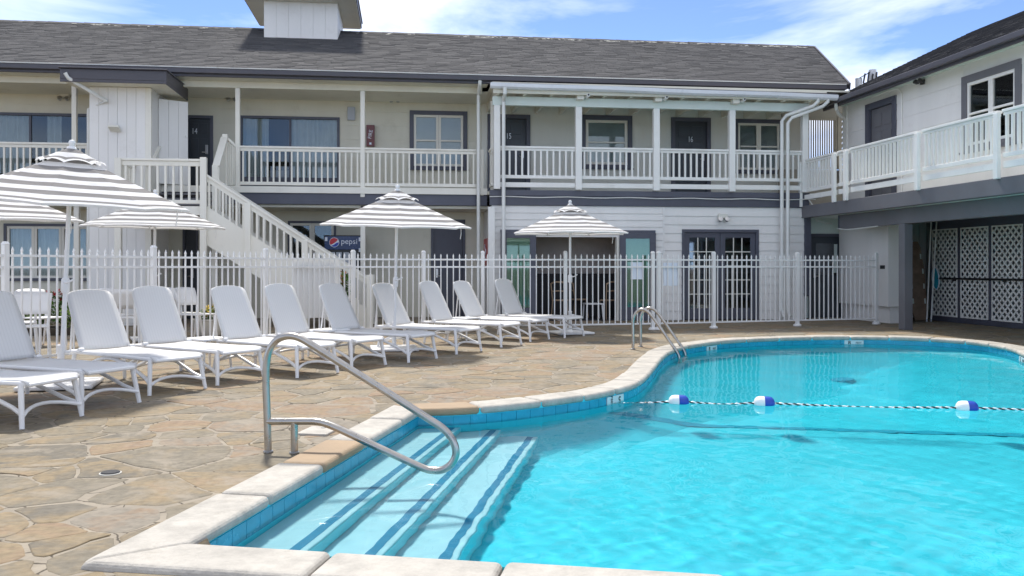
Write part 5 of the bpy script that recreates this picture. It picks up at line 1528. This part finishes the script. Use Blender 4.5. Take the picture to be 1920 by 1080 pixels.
# ================================================================== DINING TABLES AND CHAIRS BEHIND THE FENCE
tq = make_table(0.72, 0.80, "patio_table")
for i, (p, lab) in enumerate([(u4, "white patio table under the rear umbrella behind the fence")]):
    o = tq if i == 0 else copy_tree(tq)
    o.location = (p[0], p[1] + (0.0), 0.0); o.rotation_euler = (0, 0, R(35)); tag(o, lab, "table")
def make_chair():
    t = thing("patio_chair", "x", "chair")
    m = MB(); m.box(-0.22, 0.22, -0.22, 0.20, 0.43, 0.455); m.build("seat", M_resin, t, bevel=0.015)
    vs, fs = [], []; n = 8
    for j in range(5):
        z = 0.60 + 0.075 * j
        for i in range(n + 1):
            f = 2 * i / n - 1; vs.append((0.225 * f * (1 + 0.03 * j), 0.20 + 0.03 * j - 0.05 * f * f, z - 0.02 * f * f * (j == 4)))
    for j in range(4):
        for i in range(n): fs.append((j * (n + 1) + i, j * (n + 1) + i + 1, (j + 1) * (n + 1) + i + 1, (j + 1) * (n + 1) + i))
    m = MB(); m.add(vs, fs); o = m.build("backrest", M_resin, t, smooth=True); s = o.modifiers.new("S", 'SOLIDIFY'); s.thickness = 0.018
    for sx in (-1, 1):
        m = MB(); m.tube([(sx * 0.2, -0.19, 0.44), (sx * 0.235, -0.25, 0.004)], [0.02, 0.014], 8); m.build("leg", M_resin, t, smooth=True)
        m = MB(); m.tube([(sx * 0.235, 0.29, 0.88), (sx * 0.22, 0.19, 0.60), (sx * 0.2, 0.17, 0.44), (sx * 0.235, 0.27, 0.004)], [0.012, 0.017, 0.02, 0.014], 8); m.build("leg", M_resin, t, smooth=True)
    return t
cp_ = make_chair()
for i, (px, zc, a, lab) in enumerate([(36, 12.7, 200, "white patio chair behind the fence nearest the left edge, turned away"), (80, 13.9, 60, "white patio chair beside the flower bed seen from its side"), (222, 14.6, 150, "white patio chair left in the pair under the rear umbrella"),
                                      (238, 13.9, 185, "white patio chair right in the pair under the rear umbrella"), (342, 15.2, 140, "white patio chair left of the flower pot, its back to the stairs"), (368, 14.9, 60, "white patio chair nearest the flower pot seen from its side"), (58, 11.9, 20, "white patio chair at the left edge half hidden by a lounger")]):
    o = cp_ if i == 0 else copy_tree(cp_)
    x, y = gz(px, zc); o.location = (x, y, 0.002); o.rotation_euler = (0, 0, R(a)); tag(o, lab, "chair", "white patio chairs behind the fence")

# ================================================================== PLANTS
def leaf_cloud(m, c, rx, ry, rz, n, size, seed, mi=0):
    r = random.Random(seed)
    for _ in range(n):
        while True:
            p = Vector((r.uniform(-1, 1), r.uniform(-1, 1), r.uniform(-1, 1)))
            if 0.25 < p.length < 1: break
        q = Vector((c[0] + p.x * rx, c[1] + p.y * ry, c[2] + p.z * rz)); s = size * r.uniform(0.6, 1.3)
        a, b = r.uniform(0, 6.28), r.uniform(-0.9, 0.9)
        d = Vector((math.cos(a) * math.cos(b), math.sin(a) * math.cos(b), math.sin(b))); e = d.cross(Vector((0, 0, 1)))
        if e.length < 0.1: e = Vector((1, 0, 0))
        e.normalize()
        m.add([q - d * s, q + e * s * 0.45, q + d * s, q - e * s * 0.45], [(0, 1, 2, 3)], mi)
bx, by = gz(84, 16.3)
fb = thing("flower_bed", "green leafy flower bed with red blossoms behind the fence at the left", "flower bed", (bx, by, 0))
m = MB(TR(bx, by, 0, R(5))); m.box(-0.75, 0.55, -0.35, 0.5, -0.02, 0.12); m.build("soil_mound", M_soil, fb, bevel=0.03)
m = MB()
for k in range(16):
    rr_ = random.Random(k); leaf_cloud(m, (bx + rr_.uniform(-0.65, 0.5), by + rr_.uniform(-0.3, 0.4), 0.24 + 0.1 * rr_.random()), 0.2, 0.2, 0.18, 70, 0.045, k, k % 2)
for k in range(7):
    rr_ = random.Random(k + 90); leaf_cloud(m, (bx + rr_.uniform(0.0, 0.5), by + rr_.uniform(0.0, 0.4), 0.5), 0.14, 0.14, 0.3, 50, 0.06, k + 50, 0)
tag(m.build("foliage", [M_leaf, M_leafy], fb), kind="stuff")
m = MB()
for k in range(10):
    rr_ = random.Random(k + 200); leaf_cloud(m, (bx + rr_.uniform(0.05, 0.5), by + rr_.uniform(-0.1, 0.3), 0.72 + rr_.uniform(-0.08, 0.1)), 0.05, 0.05, 0.04, 22, 0.03, k + 300)
tag(m.build("blossoms", M_petal_r, fb), kind="stuff")
bx, by = gz(391, 15.9)
fp = thing("flower_pot", "pale round planter with yellow and orange flowers beside the stairs", "planter", (bx, by, 0))
m = MB(); m.lathe([(0.20, 0.003), (0.24, 0.05), (0.27, 0.27), (0.29, 0.28), (0.29, 0.31), (0.25, 0.31), (0.24, 0.26)], 20, (bx, by, 0)); m.build("pot", M_planter, fp, smooth=True)
m = MB(); leaf_cloud(m, (bx, by, 0.36), 0.26, 0.26, 0.13, 260, 0.04, 5, 0); leaf_cloud(m, (bx + 0.08, by, 0.44), 0.16, 0.2, 0.12, 120, 0.035, 6, 1); tag(m.build("foliage", [M_leaf, M_leafy], fp), kind="stuff")
m = MB(); leaf_cloud(m, (bx + 0.08, by - 0.03, 0.47), 0.2, 0.2, 0.11, 110, 0.028, 8, 0); leaf_cloud(m, (bx - 0.05, by, 0.40), 0.22, 0.22, 0.08, 40, 0.028, 9, 1); tag(m.build("blossoms", [M_petal_y, M_petal_o], fp), kind="stuff")
bx, by = gz(646, 18.0)
fq = thing("potted_plant", "small reddish plant in a dark pot near the stair foot", "plant", (bx, by, 0))
m = MB(); m.lathe([(0.10, 0.003), (0.14, 0.5), (0.15, 0.55), (0.12, 0.55)], 14, (bx, by, 0)); m.build("pot", M_black, fq, smooth=True)
m = MB(); leaf_cloud(m, (bx, by, 0.86), 0.13, 0.13, 0.30, 160, 0.06, 15, 0); leaf_cloud(m, (bx - 0.03, by, 1.02), 0.08, 0.08, 0.16, 50, 0.04, 16, 1); tag(m.build("foliage", [M_leaf, M_petal_o], fq), kind="stuff")

# ================================================================== VENDING MACHINE AND RED SIGN
yv = 21.05
vx0, vx1 = PX(607, yv), PX(680, yv)
zt = PZ(640, 441, yv)
vm = thing("vending_machine", "dark soft drink vending machine with blue brand panel behind the stairs", "vending machine", ((vx0 + vx1) / 2, yv + 0.3, 0))
m = MB(); m.box(vx0, vx1, yv, yv + 0.78, 0.05, zt); m.build("cabinet", M_black, vm, bevel=0.012)
zp = PZ(640, 468, yv)
m = MB(); m.box(vx0 + 0.02, vx1 - 0.02, yv - 0.02, yv - 0.001, zp, zt - 0.025); sg = m.build("sign_panel", M_navy, vm, bevel=0.005)
text_mesh("pepsi", 0.185, TR(vx0 + (vx1 - vx0) * 0.655, yv - 0.0225, (zp + zt) / 2 + 0.02), M_mwhite, "sign_lettering", sg, 0.001)
cxx, czz, rr_ = vx0 + (vx1 - vx0) * 0.27, (zp + zt) / 2, 0.115
def disc_part(fn, material, name, y):
    pts = fn(); m = MB(); k = len(pts); m.add([(x, y, z) for x, z in pts] , [tuple(range(k))]); m.build(name, material, sg)
disc_part(lambda: [(cxx + rr_ * math.cos(a * 0.2618), czz + rr_ * math.sin(a * 0.2618)) for a in range(24)], M_mwhite, "emblem_disc", yv - 0.0215)
up_ = [(cxx + 0.92 * rr_ * math.cos(R(a)), czz + 0.92 * rr_ * math.sin(R(a))) for a in range(35, 216, 12)]
disc_part(lambda: up_ + [(cxx - 0.3 * rr_, czz - 0.32 * rr_), (cxx + 0.25 * rr_, czz + 0.0 * rr_)], M_red, "emblem_red", yv - 0.0225)
lo_ = [(cxx + 0.92 * rr_ * math.cos(R(a)), czz + 0.92 * rr_ * math.sin(R(a))) for a in range(228, 361, 12)]
disc_part(lambda: lo_ + [(cxx + 0.45 * rr_, czz - 0.1 * rr_), (cxx - 0.05 * rr_, czz - 0.5 * rr_)], M_blue, "emblem_blue", yv - 0.0225)
for k, (a, b) in enumerate(((0.03, 0.85), (0.90, 0.85), (0.90, 0.10))):
    m = MB(); xx = vx0 + (vx1 - vx0) * a; zz = zp + (zt - zp) * b; m.box(xx, xx + 0.06, yv - 0.0235, yv - 0.021, zz - 0.09, zz); m.build("price_sticker", M_mwhite, sg)
for k in range(4):
    m = MB(); xx = vx0 + 0.12 + (vx1 - vx0 - 0.4) * k / 3; m.box(xx, xx + 0.13, yv - 0.012, yv - 0.001, 0.5, zp - 0.06); m.build("product_button", M_grey, vm, bevel=0.01)
m = MB(); m.box(XB0 - 0.035, XB0 - 0.002, 20.55, 21.55, 1.28, 1.92); rsn = m.build("red_sign", M_red); tag(rsn, "narrow red drinks sign on the side wall behind the white downspout", "sign")
m = MB(); m.tube([(XB0 - 0.038, 21.05 + 0.16 * math.sin(k * 1.1), 1.42 + 0.045 * k) for k in range(9)], 0.02, 6); m.build("sign_script", M_mwhite, rsn, smooth=True)

# ================================================================== WALL FIXTURES
m = MB(); x, z = PX(695, YU), PZ(695, 256, YU); m.box(x - 0.10, x + 0.10, YU - 0.16, YU - 0.0215, z - 0.26, z + 0.26); ex = m.build("extinguisher_cabinet", M_maroon, bevel=0.01); tag(ex, "dark red extinguisher cabinet with white lettering on the upper balcony wall", "cabinet")
text_mesh("FIRE", 0.12, TR(x, YU - 0.163, z + 0.03) @ Matrix.Rotation(R(-80), 4, 'Y'), M_mwhite, "cabinet_lettering", ex, 0.001)
m = MB(); m.lathe([(0.025, 0), (0.025, 0.02)], 10, (x, 0, 0)); 
m = MB(); m.box(x - 0.025, x + 0.025, YU - 0.175, YU - 0.1605, z - 0.22, z - 0.17); m.build("cabinet_knob", M_mwhite, ex)
m = MB(); x, z = PX(659, YU), PZ(659, 214, YU); m.box(x - 0.09, x + 0.09, YU - 0.11, YU - 0.02, z - 0.16, z + 0.16); o = m.build("meter_box", M_grey, bevel=0.008); tag(o, "small grey utility box high on the balcony wall", "utility box")
def emergency_light(px, py, Y, label):
    x, z = PX(px, Y), PZ(px, py, Y); t = thing("wall_light", label, "wall light", (x, Y, z), 0, "twin lamp fixtures on the walls")
    m = MB(); m.box(x - 0.11, x + 0.11, Y - 0.09, Y - 0.002, z - 0.02, z + 0.09); m.build("housing", M_stucco, t, bevel=0.01)
    for s in (-1, 1):
        m = MB(TR(x + s * 0.08, Y - 0.10, z - 0.05) @ Matrix.Rotation(R(60), 4, 'X')); m.lathe([(0.02, -0.05), (0.05, -0.03), (0.055, 0.03), (0.0, 0.032)], 12); m.build("lamp_head", M_brass, t, smooth=True)
emergency_light(740, 186, YU - 0.02, "twin lamp light under the balcony ceiling above the red cabinet")
emergency_light(122, 182, YU - 0.02, "twin lamp light at the far left above the curtained window")
emergency_light(436, 183, YU - 0.02, "twin lamp light above door fourteen's right side")
emergency_light(1354, 408, YP - 0.03, "twin lamp light above the closed French doors")
x, z = PX(219, yb), PZ(219, 243, yb)
fl = thing("floodlight", "bronze floodlight on the white boarded closet", "wall light", (x, yb, z))
m = MB(); m.box(x - 0.04, x + 0.04, yb - 0.06, yb - 0.019, z - 0.0, z + 0.08); m.build("bracket", M_brass, fl)
m = MB(TR(x, yb - 0.15, z) @ Matrix.Rotation(R(-25), 4, 'X')); m.box(-0.11, 0.11, -0.10, 0.09, -0.025, 0.03); m.build("lamp_head", M_stucco, fl, bevel=0.01)
for i, (px, py, lab) in enumerate(((1097, 182, "white security camera at the second porch post"), (1243, 186, "white security camera at the third porch post"), (1388, 190, "white security camera at the fourth porch post"))):
    y = YP - 0.28; x, z = PX(px, y), PZ(px, py, y); t = thing("security_camera", lab, "camera", (x, y, z), 0, "security cameras under the porch gutter")
    m = MB(); m.box(x - 0.19, x - 0.03, y - 0.05, y + 0.12, z - 0.06, z + 0.06); m.build("junction_box", M_cwhite, t, bevel=0.006)
    m = MB(); m.tube([(x - 0.03, y, z), (x + 0.05, y - 0.02, z)], 0.016, 8); m.build("arm", M_white, t, smooth=True)
    m = MB(TR(x + 0.05, y - 0.06, z + 0.01) @ Matrix.Rotation(R(80), 4, 'X')); m.lathe([(0.0, -0.07), (0.035, -0.07), (0.038, 0.08), (0.03, 0.085)], 12); m.build("camera_body", M_white, t, smooth=True)
    m = MB(TR(x + 0.05, y - 0.06, z + 0.01) @ Matrix.Rotation(R(80), 4, 'X')); m.lathe([(0.022, 0.0851), (0.022, 0.09), (0.0, 0.092)], 10); m.build("lens", M_black, t)
v = wv_(1733, UW); zz = wz_(1733, 154, UW)
t = thing("wall_light", "dark twin lamp fixture on the wing wall left of its window", "wall light", tuple(WMX @ Vector((UW, v, zz))), WA)
m = MB(TW); m.box(-v - 0.05, -v + 0.05, UW - 0.07, UW - 0.016, zz - 0.05, zz + 0.05); m.build("housing", M_black, t, bevel=0.006)
for s in (-1, 1):
    m = MB(TW @ TR(-v + 0.07 * s, UW - 0.13, zz + 0.01) @ Matrix.Rotation(R(70), 4, 'X')); m.lathe([(0.02, -0.06), (0.045, -0.02), (0.05, 0.05), (0.0, 0.052)], 10); m.build("lamp_head", M_black, t, smooth=True)
m = MB(WMX); v = 17.6; m.box(UI + 0.3, UI + 0.5, v - 0.6, v + 0.6, 2.30, 2.38); t = m.build("strip_light", M_white, bevel=0.01); tag(t, "white strip light under the wing's balcony floor", "ceiling light")
m = MB(WMX); m.box(UI + 0.33, UI + 0.47, v - 0.55, v + 0.55, 2.27, 2.299); m.build("diffuser", M_floatw, t)
m = MB(WMX); m.box(UI + 0.38, UI + 0.42, v - 0.02, v + 0.02, 2.3801, 2.409); m.build("hanger", M_white, t)

# ================================================================== POOL HARDWARE
hb = Vector((-0.908, 6.085)); hd = Vector((0.953, -0.302)).normalized()
def HR(px, py):
    u = (px - CX) / F; b = Vector((hb.x * cT - hb.y * sT, hb.x * sT + hb.y * cT)); d = Vector((hd.x * cT - hd.y * sT, hd.x * sT + hd.y * cT))
    t = (u * b.y - b.x) / (d.x - u * d.y); zc = b.y + d.y * t; p = hb + hd * t
    return Vector((p.x, p.y, EYE - (py - HY) / F * zc))
def smooth_path(pts, n=5):
    pts = [Vector(p) for p in pts]; P = [pts[0] * 2 - pts[1]] + pts + [pts[-1] * 2 - pts[-2]]; out = []
    for i in range(1, len(P) - 2):
        for k in range(n):
            t = k / n; p0, p1, p2, p3 = P[i - 1:i + 3]
            out.append(0.5 * ((2 * p1) + (p2 - p0) * t + (2 * p0 - 5 * p1 + 4 * p2 - p3) * t * t + (3 * p1 - p0 - 3 * p2 + p3) * t ** 3))
    return out + [pts[-1]]
hr_ = thing("pool_handrail", "bent stainless steel handrail over the pool entry steps", "handrail", (hb.x, hb.y, 0))
path = [HR(503, 850), HR(501, 780), HR(499, 720), HR(500, 680), HR(506, 655), HR(520, 637), HR(540, 630), HR(562, 634), HR(590, 650), HR(650, 688), HR(720, 732), HR(800, 783), HR(830, 803), HR(848, 824), HR(855, 848), HR(848, 868), HR(832, 880), HR(812, 882), HR(790, 876), HR(720, 844), HR(650, 811), HR(618, 797), HR(596, 791), HR(570, 790), HR(520, 790), HR(502, 790)]
m = MB(); m.tube(smooth_path(path, 5), 0.0245, 14); m.build("rail", M_chrome, hr_, smooth=True)
m = MB(); a_ = HR(552, 790); m.tube([a_, Vector((a_.x, a_.y, -0.02))], 0.0245, 14); m.build("post", M_chrome, hr_, smooth=True)
for a_ in (HR(503, 848), HR(552, 848)):
    m = MB(); m.lathe([(0.034, 0.0), (0.034, 0.008), (0.026, 0.014)], 14, (a_.x, a_.y, 0.002)); m.build("collar", M_silver, hr_, smooth=True)
lb1, lb2 = Vector(g(1187, 655)), Vector(g(1201, 650)); ld = Vector((0.86, -0.51))
ld2 = (lb2 - lb1).normalized(); lb2 = lb1 + ld2 * 0.48
ld = Vector((ld2.y, -ld2.x))
la = thing("pool_ladder", "stainless steel pool ladder with two arched rails at the far left edge", "ladder", (lb1.x, lb1.y, 0))
for b in (lb1, lb2):
    pr = [(0, -0.02), (0, 0.3), (0.0, 0.44), (0.04, 0.55), (0.12, 0.605), (0.20, 0.59), (0.28, 0.52), (0.40, 0.36), (0.56, 0.13), (0.66, -0.01), (0.70, -0.12), (0.71, -0.4), (0.71, -1.0)]
    m = MB(); m.tube(smooth_path([(b.x + ld.x * t, b.y + ld.y * t, z) for t, z in pr], 4), 0.0235, 12); m.build("rail", M_chrome, la, smooth=True)
    m = MB(); m.lathe([(0.04, 0.0), (0.04, 0.008), (0.025, 0.014)], 12, (b.x, b.y, 0.003)); m.build("collar", M_silver, la, smooth=True)
for z in (-0.32, -0.6, -0.88):
    p, q = lb1 + ld * 0.71, lb2 + ld * 0.71; m = MB(); m.beam((p.x, p.y, z), (q.x, q.y, z), 0.08, 0.03); m.build("rung", M_floatw, la, bevel=0.006)
# rope with floats
rp = [Vector((1.66, 8.62, -0.086)), Vector((2.2, 8.53, -0.098)), Vector((2.69, 8.43, -0.071)), Vector((3.1, 8.34, -0.094)), Vector((3.49, 8.24, -0.071)), Vector((4.4, 7.99, -0.092)), Vector((5.27, 7.73, -0.071)), Vector((6.3, 7.48, -0.092)), Vector((7.05, 7.3, -0.071)), Vector((7.78, 7.1, -0.086))]
rp = [Vector((p.x * (1.008 if 0 < k < 9 else 1.0), p.y * 1.006, p.z - 0.022)) for k, p in enumerate(rp)]
rope = thing("lane_rope", "black and white twisted safety rope with blue and white floats across the pool", "rope", tuple(rp[0]))
sm = smooth_path(rp, 10); L = [0]
for a_, b_ in zip(sm, sm[1:]): L.append(L[-1] + (b_ - a_).length)
def along(s):
    i = max(j for j in range(len(L)) if L[j] <= s + 1e-9); i = min(i, len(sm) - 2); return sm[i].lerp(sm[i + 1], (s - L[i]) / max(1e-9, L[i + 1] - L[i]))
for w_, (mt_, nm) in enumerate(((M_floatw, "white_strand"), (M_black, "black_strand"))):
    pts = []; s_ = 0.0; k = 0
    while s_ < L[-1]:
        c = along(s_); a_ = s_ / 0.085 * 2 * math.pi + math.pi * w_; pts.append(c + Vector((0.2 * math.cos(a_), math.cos(a_), 0)) * 0.006 + Vector((0, 0, math.sin(a_) * 0.006))); s_ += 0.0107
    m = MB(); m.tube(pts, 0.0075, 6); m.build(nm, mt_, rope, smooth=True)
for k, p in enumerate((rp[2], rp[4], rp[6], rp[8])):
    d = (along(min(L[-1], 1e-3 + min(L, key=lambda s: (along(s) - p).length) + 0.05)) - p); d.z = 0; rz = math.atan2(d.y, d.x)
    prof = [(0.022, -0.098), (0.042, -0.09), (0.062, -0.07), (0.068, -0.04), (0.068, 0.0)]
    for sgn, mt_, nm in ((1, M_floatw, "white_half"), (-1, M_blue, "blue_half")):
        Tm = TR(p.x, p.y, p.z, rz) @ Matrix.Rotation(R(90), 4, 'Y')
        pf = prof if sgn > 0 else [(r_, -z_) for r_, z_ in reversed(prof)]
        pf = [(r_, z_ + (-0.0005 if sgn > 0 else 0.0005)) for r_, z_ in pf]
        m = MB(Tm); m.lathe(pf, 18); m.build(nm if k == 0 else nm, mt_, rope, smooth=True)
x, y = g(207, 887); m = MB(); m.lathe([(0.056, -0.004), (0.056, 0.004), (0.05, 0.010), (0.0, 0.011)], 18, (x, y, 0)); o = m.build("deck_drain", M_black, smooth=True); tag(o, "small round black drain cap set in the flagstones", "drain")
m = MB(); m.lathe([(0.064, -0.004), (0.064, 0.002), (0.057, 0.003)], 18, (x, y, 0)); m.build("drain_rim", M_planter, o)
x, y = g(598, 809); m = MB(TR(x, y, 0, math.atan2(e2.y, e2.x))); m.box(-0.15, 0.15, -0.12, 0.12, -0.01, 0.012); o = m.build("skimmer_lid", M_coping, bevel=0.006); tag(o, "white square skimmer lid in the deck behind the handrail", "skimmer lid")
m = MB(TR(x, y, 0, math.atan2(e2.y, e2.x))); m.lathe([(0.02, 0.0121), (0.02, 0.016), (0.0, 0.017)], 10, (0.09, 0, 0)); m.build("lid_screw", M_silver, o)

# ================================================================== THINGS UNDER THE WING
bv, bu = 18.9, wu_(1725, 18.9)
T = WMX @ TR(bu, bv, 0.0, 0) @ Matrix.Rotation(R(-7), 4, 'X')
bb = thing("backboard", "worn brown rescue board leaning on the wall behind the grey column", "backboard", tuple(WMX @ Vector((bu, bv, 0))), WA)
m = MB(T @ Matrix.Rotation(R(90), 4, 'X')); hw = 0.2
pts = [(-0.13, 0.0), (0.14, 0.0), (hw, 0.3), (hw, 1.2), (0.14, 1.72), (0.08, 1.85), (-0.08, 1.85), (-0.14, 1.72), (-hw, 1.2), (-hw, 0.3)]
m.prism(pts, -0.02, 0.02); m.build("board", M_brown, bb, bevel=0.01)
for z in (0.45, 0.8, 1.15, 1.5):
    for s in (-1, 1):
        m = MB(T); xx = s * (0.15 if z < 1.4 else 0.12); m.box(xx - 0.018, xx + 0.018, -0.024, -0.0205, z - 0.06, z + 0.06); m.build("hand_hole", M_mint, bb)
for i, (px, lab) in enumerate(((1735, "thin white pole leaning beside the rescue board"), (1743, "thin white pole next to the lattice screen"))):
    u_ = wu_(px, 18.55); m = MB(WMX); m.tube([(u_ - 0.03, 18.45, 0.0), (u_ + 0.28, 18.75 - 0.05 * i, 2.38)], 0.016, 8); o = m.build("leaning_pole", M_white, smooth=True); tag(o, lab, "pole", "poles leaning by the lattice")
    m = MB(WMX); m.lathe([(0.02, 0.0), (0.02, 0.06)], 8, (u_ - 0.03, 18.45, 0)); m.build("pole_tip", M_grey, o)
vn = wv_(1752, UL - 0.15); zn = wz_(1752, 522, UL - 0.15)
ln = thing("leaf_skimmer", "blue leaf skimmer net on a black pole hung along the lattice", "skimmer net", tuple(WMX @ Vector((UL - 0.15, vn, zn))), WA)
m = MB(TW); ring = [(-vn + 0.10 * math.cos(k * 0.35), UL - 0.12 + 0.02 * math.cos(k * 0.35), zn + 0.25 * math.sin(k * 0.35) - 0.05 * math.cos(k * 0.35)) for k in range(18)]
m.tube(ring, 0.014, 6, closed=True); m.build("net_rim", M_mwhite, ln, smooth=True)
m = MB(TW); c = (-vn, UL - 0.11, zn); m.add([c] + ring, [(0, 1 + k, 1 + (k + 1) % 18) for k in range(18)]); o = m.build("net", M_aqua, ln); s = o.modifiers.new("S", 'SOLIDIFY'); s.thickness = 0.012
m = MB(TW); m.tube([(-vn + 0.05, UL - 0.09, zn), (-VEND - 3.2, UL - 0.08, zn + 0.02)], 0.022, 8); m.build("pole", M_black, ln, smooth=True)
for vv in (vn - 0.6, vn - 2.2):
    m = MB(TW); m.box(-vv - 0.02, -vv + 0.02, UL - 0.10, UL - 0.036, zn - 0.05, zn - 0.02); m.build("hook", M_black, ln)
# chairs stacked inside the open room
def cafe_chair(x, y, rz, label, n=1):
    t = thing("cafe_chair", label, "chair", (x, y, 0.01), rz, "wooden chairs in the open room")
    T = TR(x, y, 0.01, rz)
    m = MB(T); m.lathe([(0.0, 0.43), (0.2, 0.43), (0.2, 0.46), (0.0, 0.465)], 16); m.build("seat", M_wood, t, smooth=True)
    for sx in (-1, 1):
        m = MB(T); m.tube([(sx * 0.14, -0.14, 0.43), (sx * 0.18, -0.18, 0)], 0.015, 6); m.build("leg", M_wood, t, smooth=True)
        m = MB(T); m.tube([(sx * 0.18, 0.2, 0), (sx * 0.15, 0.15, 0.43), (sx * 0.18, 0.22, 0.85)], 0.015, 6); m.build("leg", M_wood, t, smooth=True)
    m = MB(T); m.tube([(-0.18, 0.22, 0.83), (-0.1, 0.26, 0.88), (0.1, 0.26, 0.88), (0.18, 0.22, 0.83)], 0.02, 8); m.tube([(-0.16, 0.19, 0.66), (0, 0.23, 0.67), (0.16, 0.19, 0.66)], 0.016, 8); m.build("backrest", M_wood, t, smooth=True)
    return t
cafe_chair(PX(1050, 20.6), 20.6, R(160), "wooden chair left in the open doorway")
cafe_chair(PX(1140, 20.5), 20.5, R(200), "wooden chair right in the open doorway")
cafe_chair(PX(1085, 21.1), 21.1, R(100), "wooden chair in the middle of the open doorway")
x, y = PX(1112, 20.4), 20.4
o = copy_tree(tp); o.location = (x, y, 0.01); o.rotation_euler = (0, 0, 0); tag(o, "small white table inside the open doorway", "side table")
# pipes on the roof behind the corner
t = thing("roof_vent", "cluster of vent pipes and wires rising behind the roof corner", "vent pipe", (11.4, 22.2, 5.2))
for px, y0_, y1_, r_ in ((1610, 165, 147, 0.09), (1636, 160, 131, 0.10)):
    xx = PX(px, 22.2); m = MB(); m.tube([(xx, 22.2, 4.2), (xx, 22.2, PZ(px, y1_, 22.2))], r_, 10); m.build("pipe", M_gutter, t, smooth=True)
m = MB(); xx = PX(1632, 22.1); zz = PZ(1632, 135, 22.1)
for k in range(4): m.tube([(xx - 0.2 + 0.12 * k, 22.1, zz - 0.3), (xx - 0.16 + 0.11 * k, 22.08, zz - 0.05 + 0.05 * (k % 2))], 0.022, 6)
m.tube([(PX(1612, 22.1), 22.1, PZ(1612, 146, 22.1)), (xx, 22.1, zz)], 0.012, 5); m.build("insulators", M_black, t)
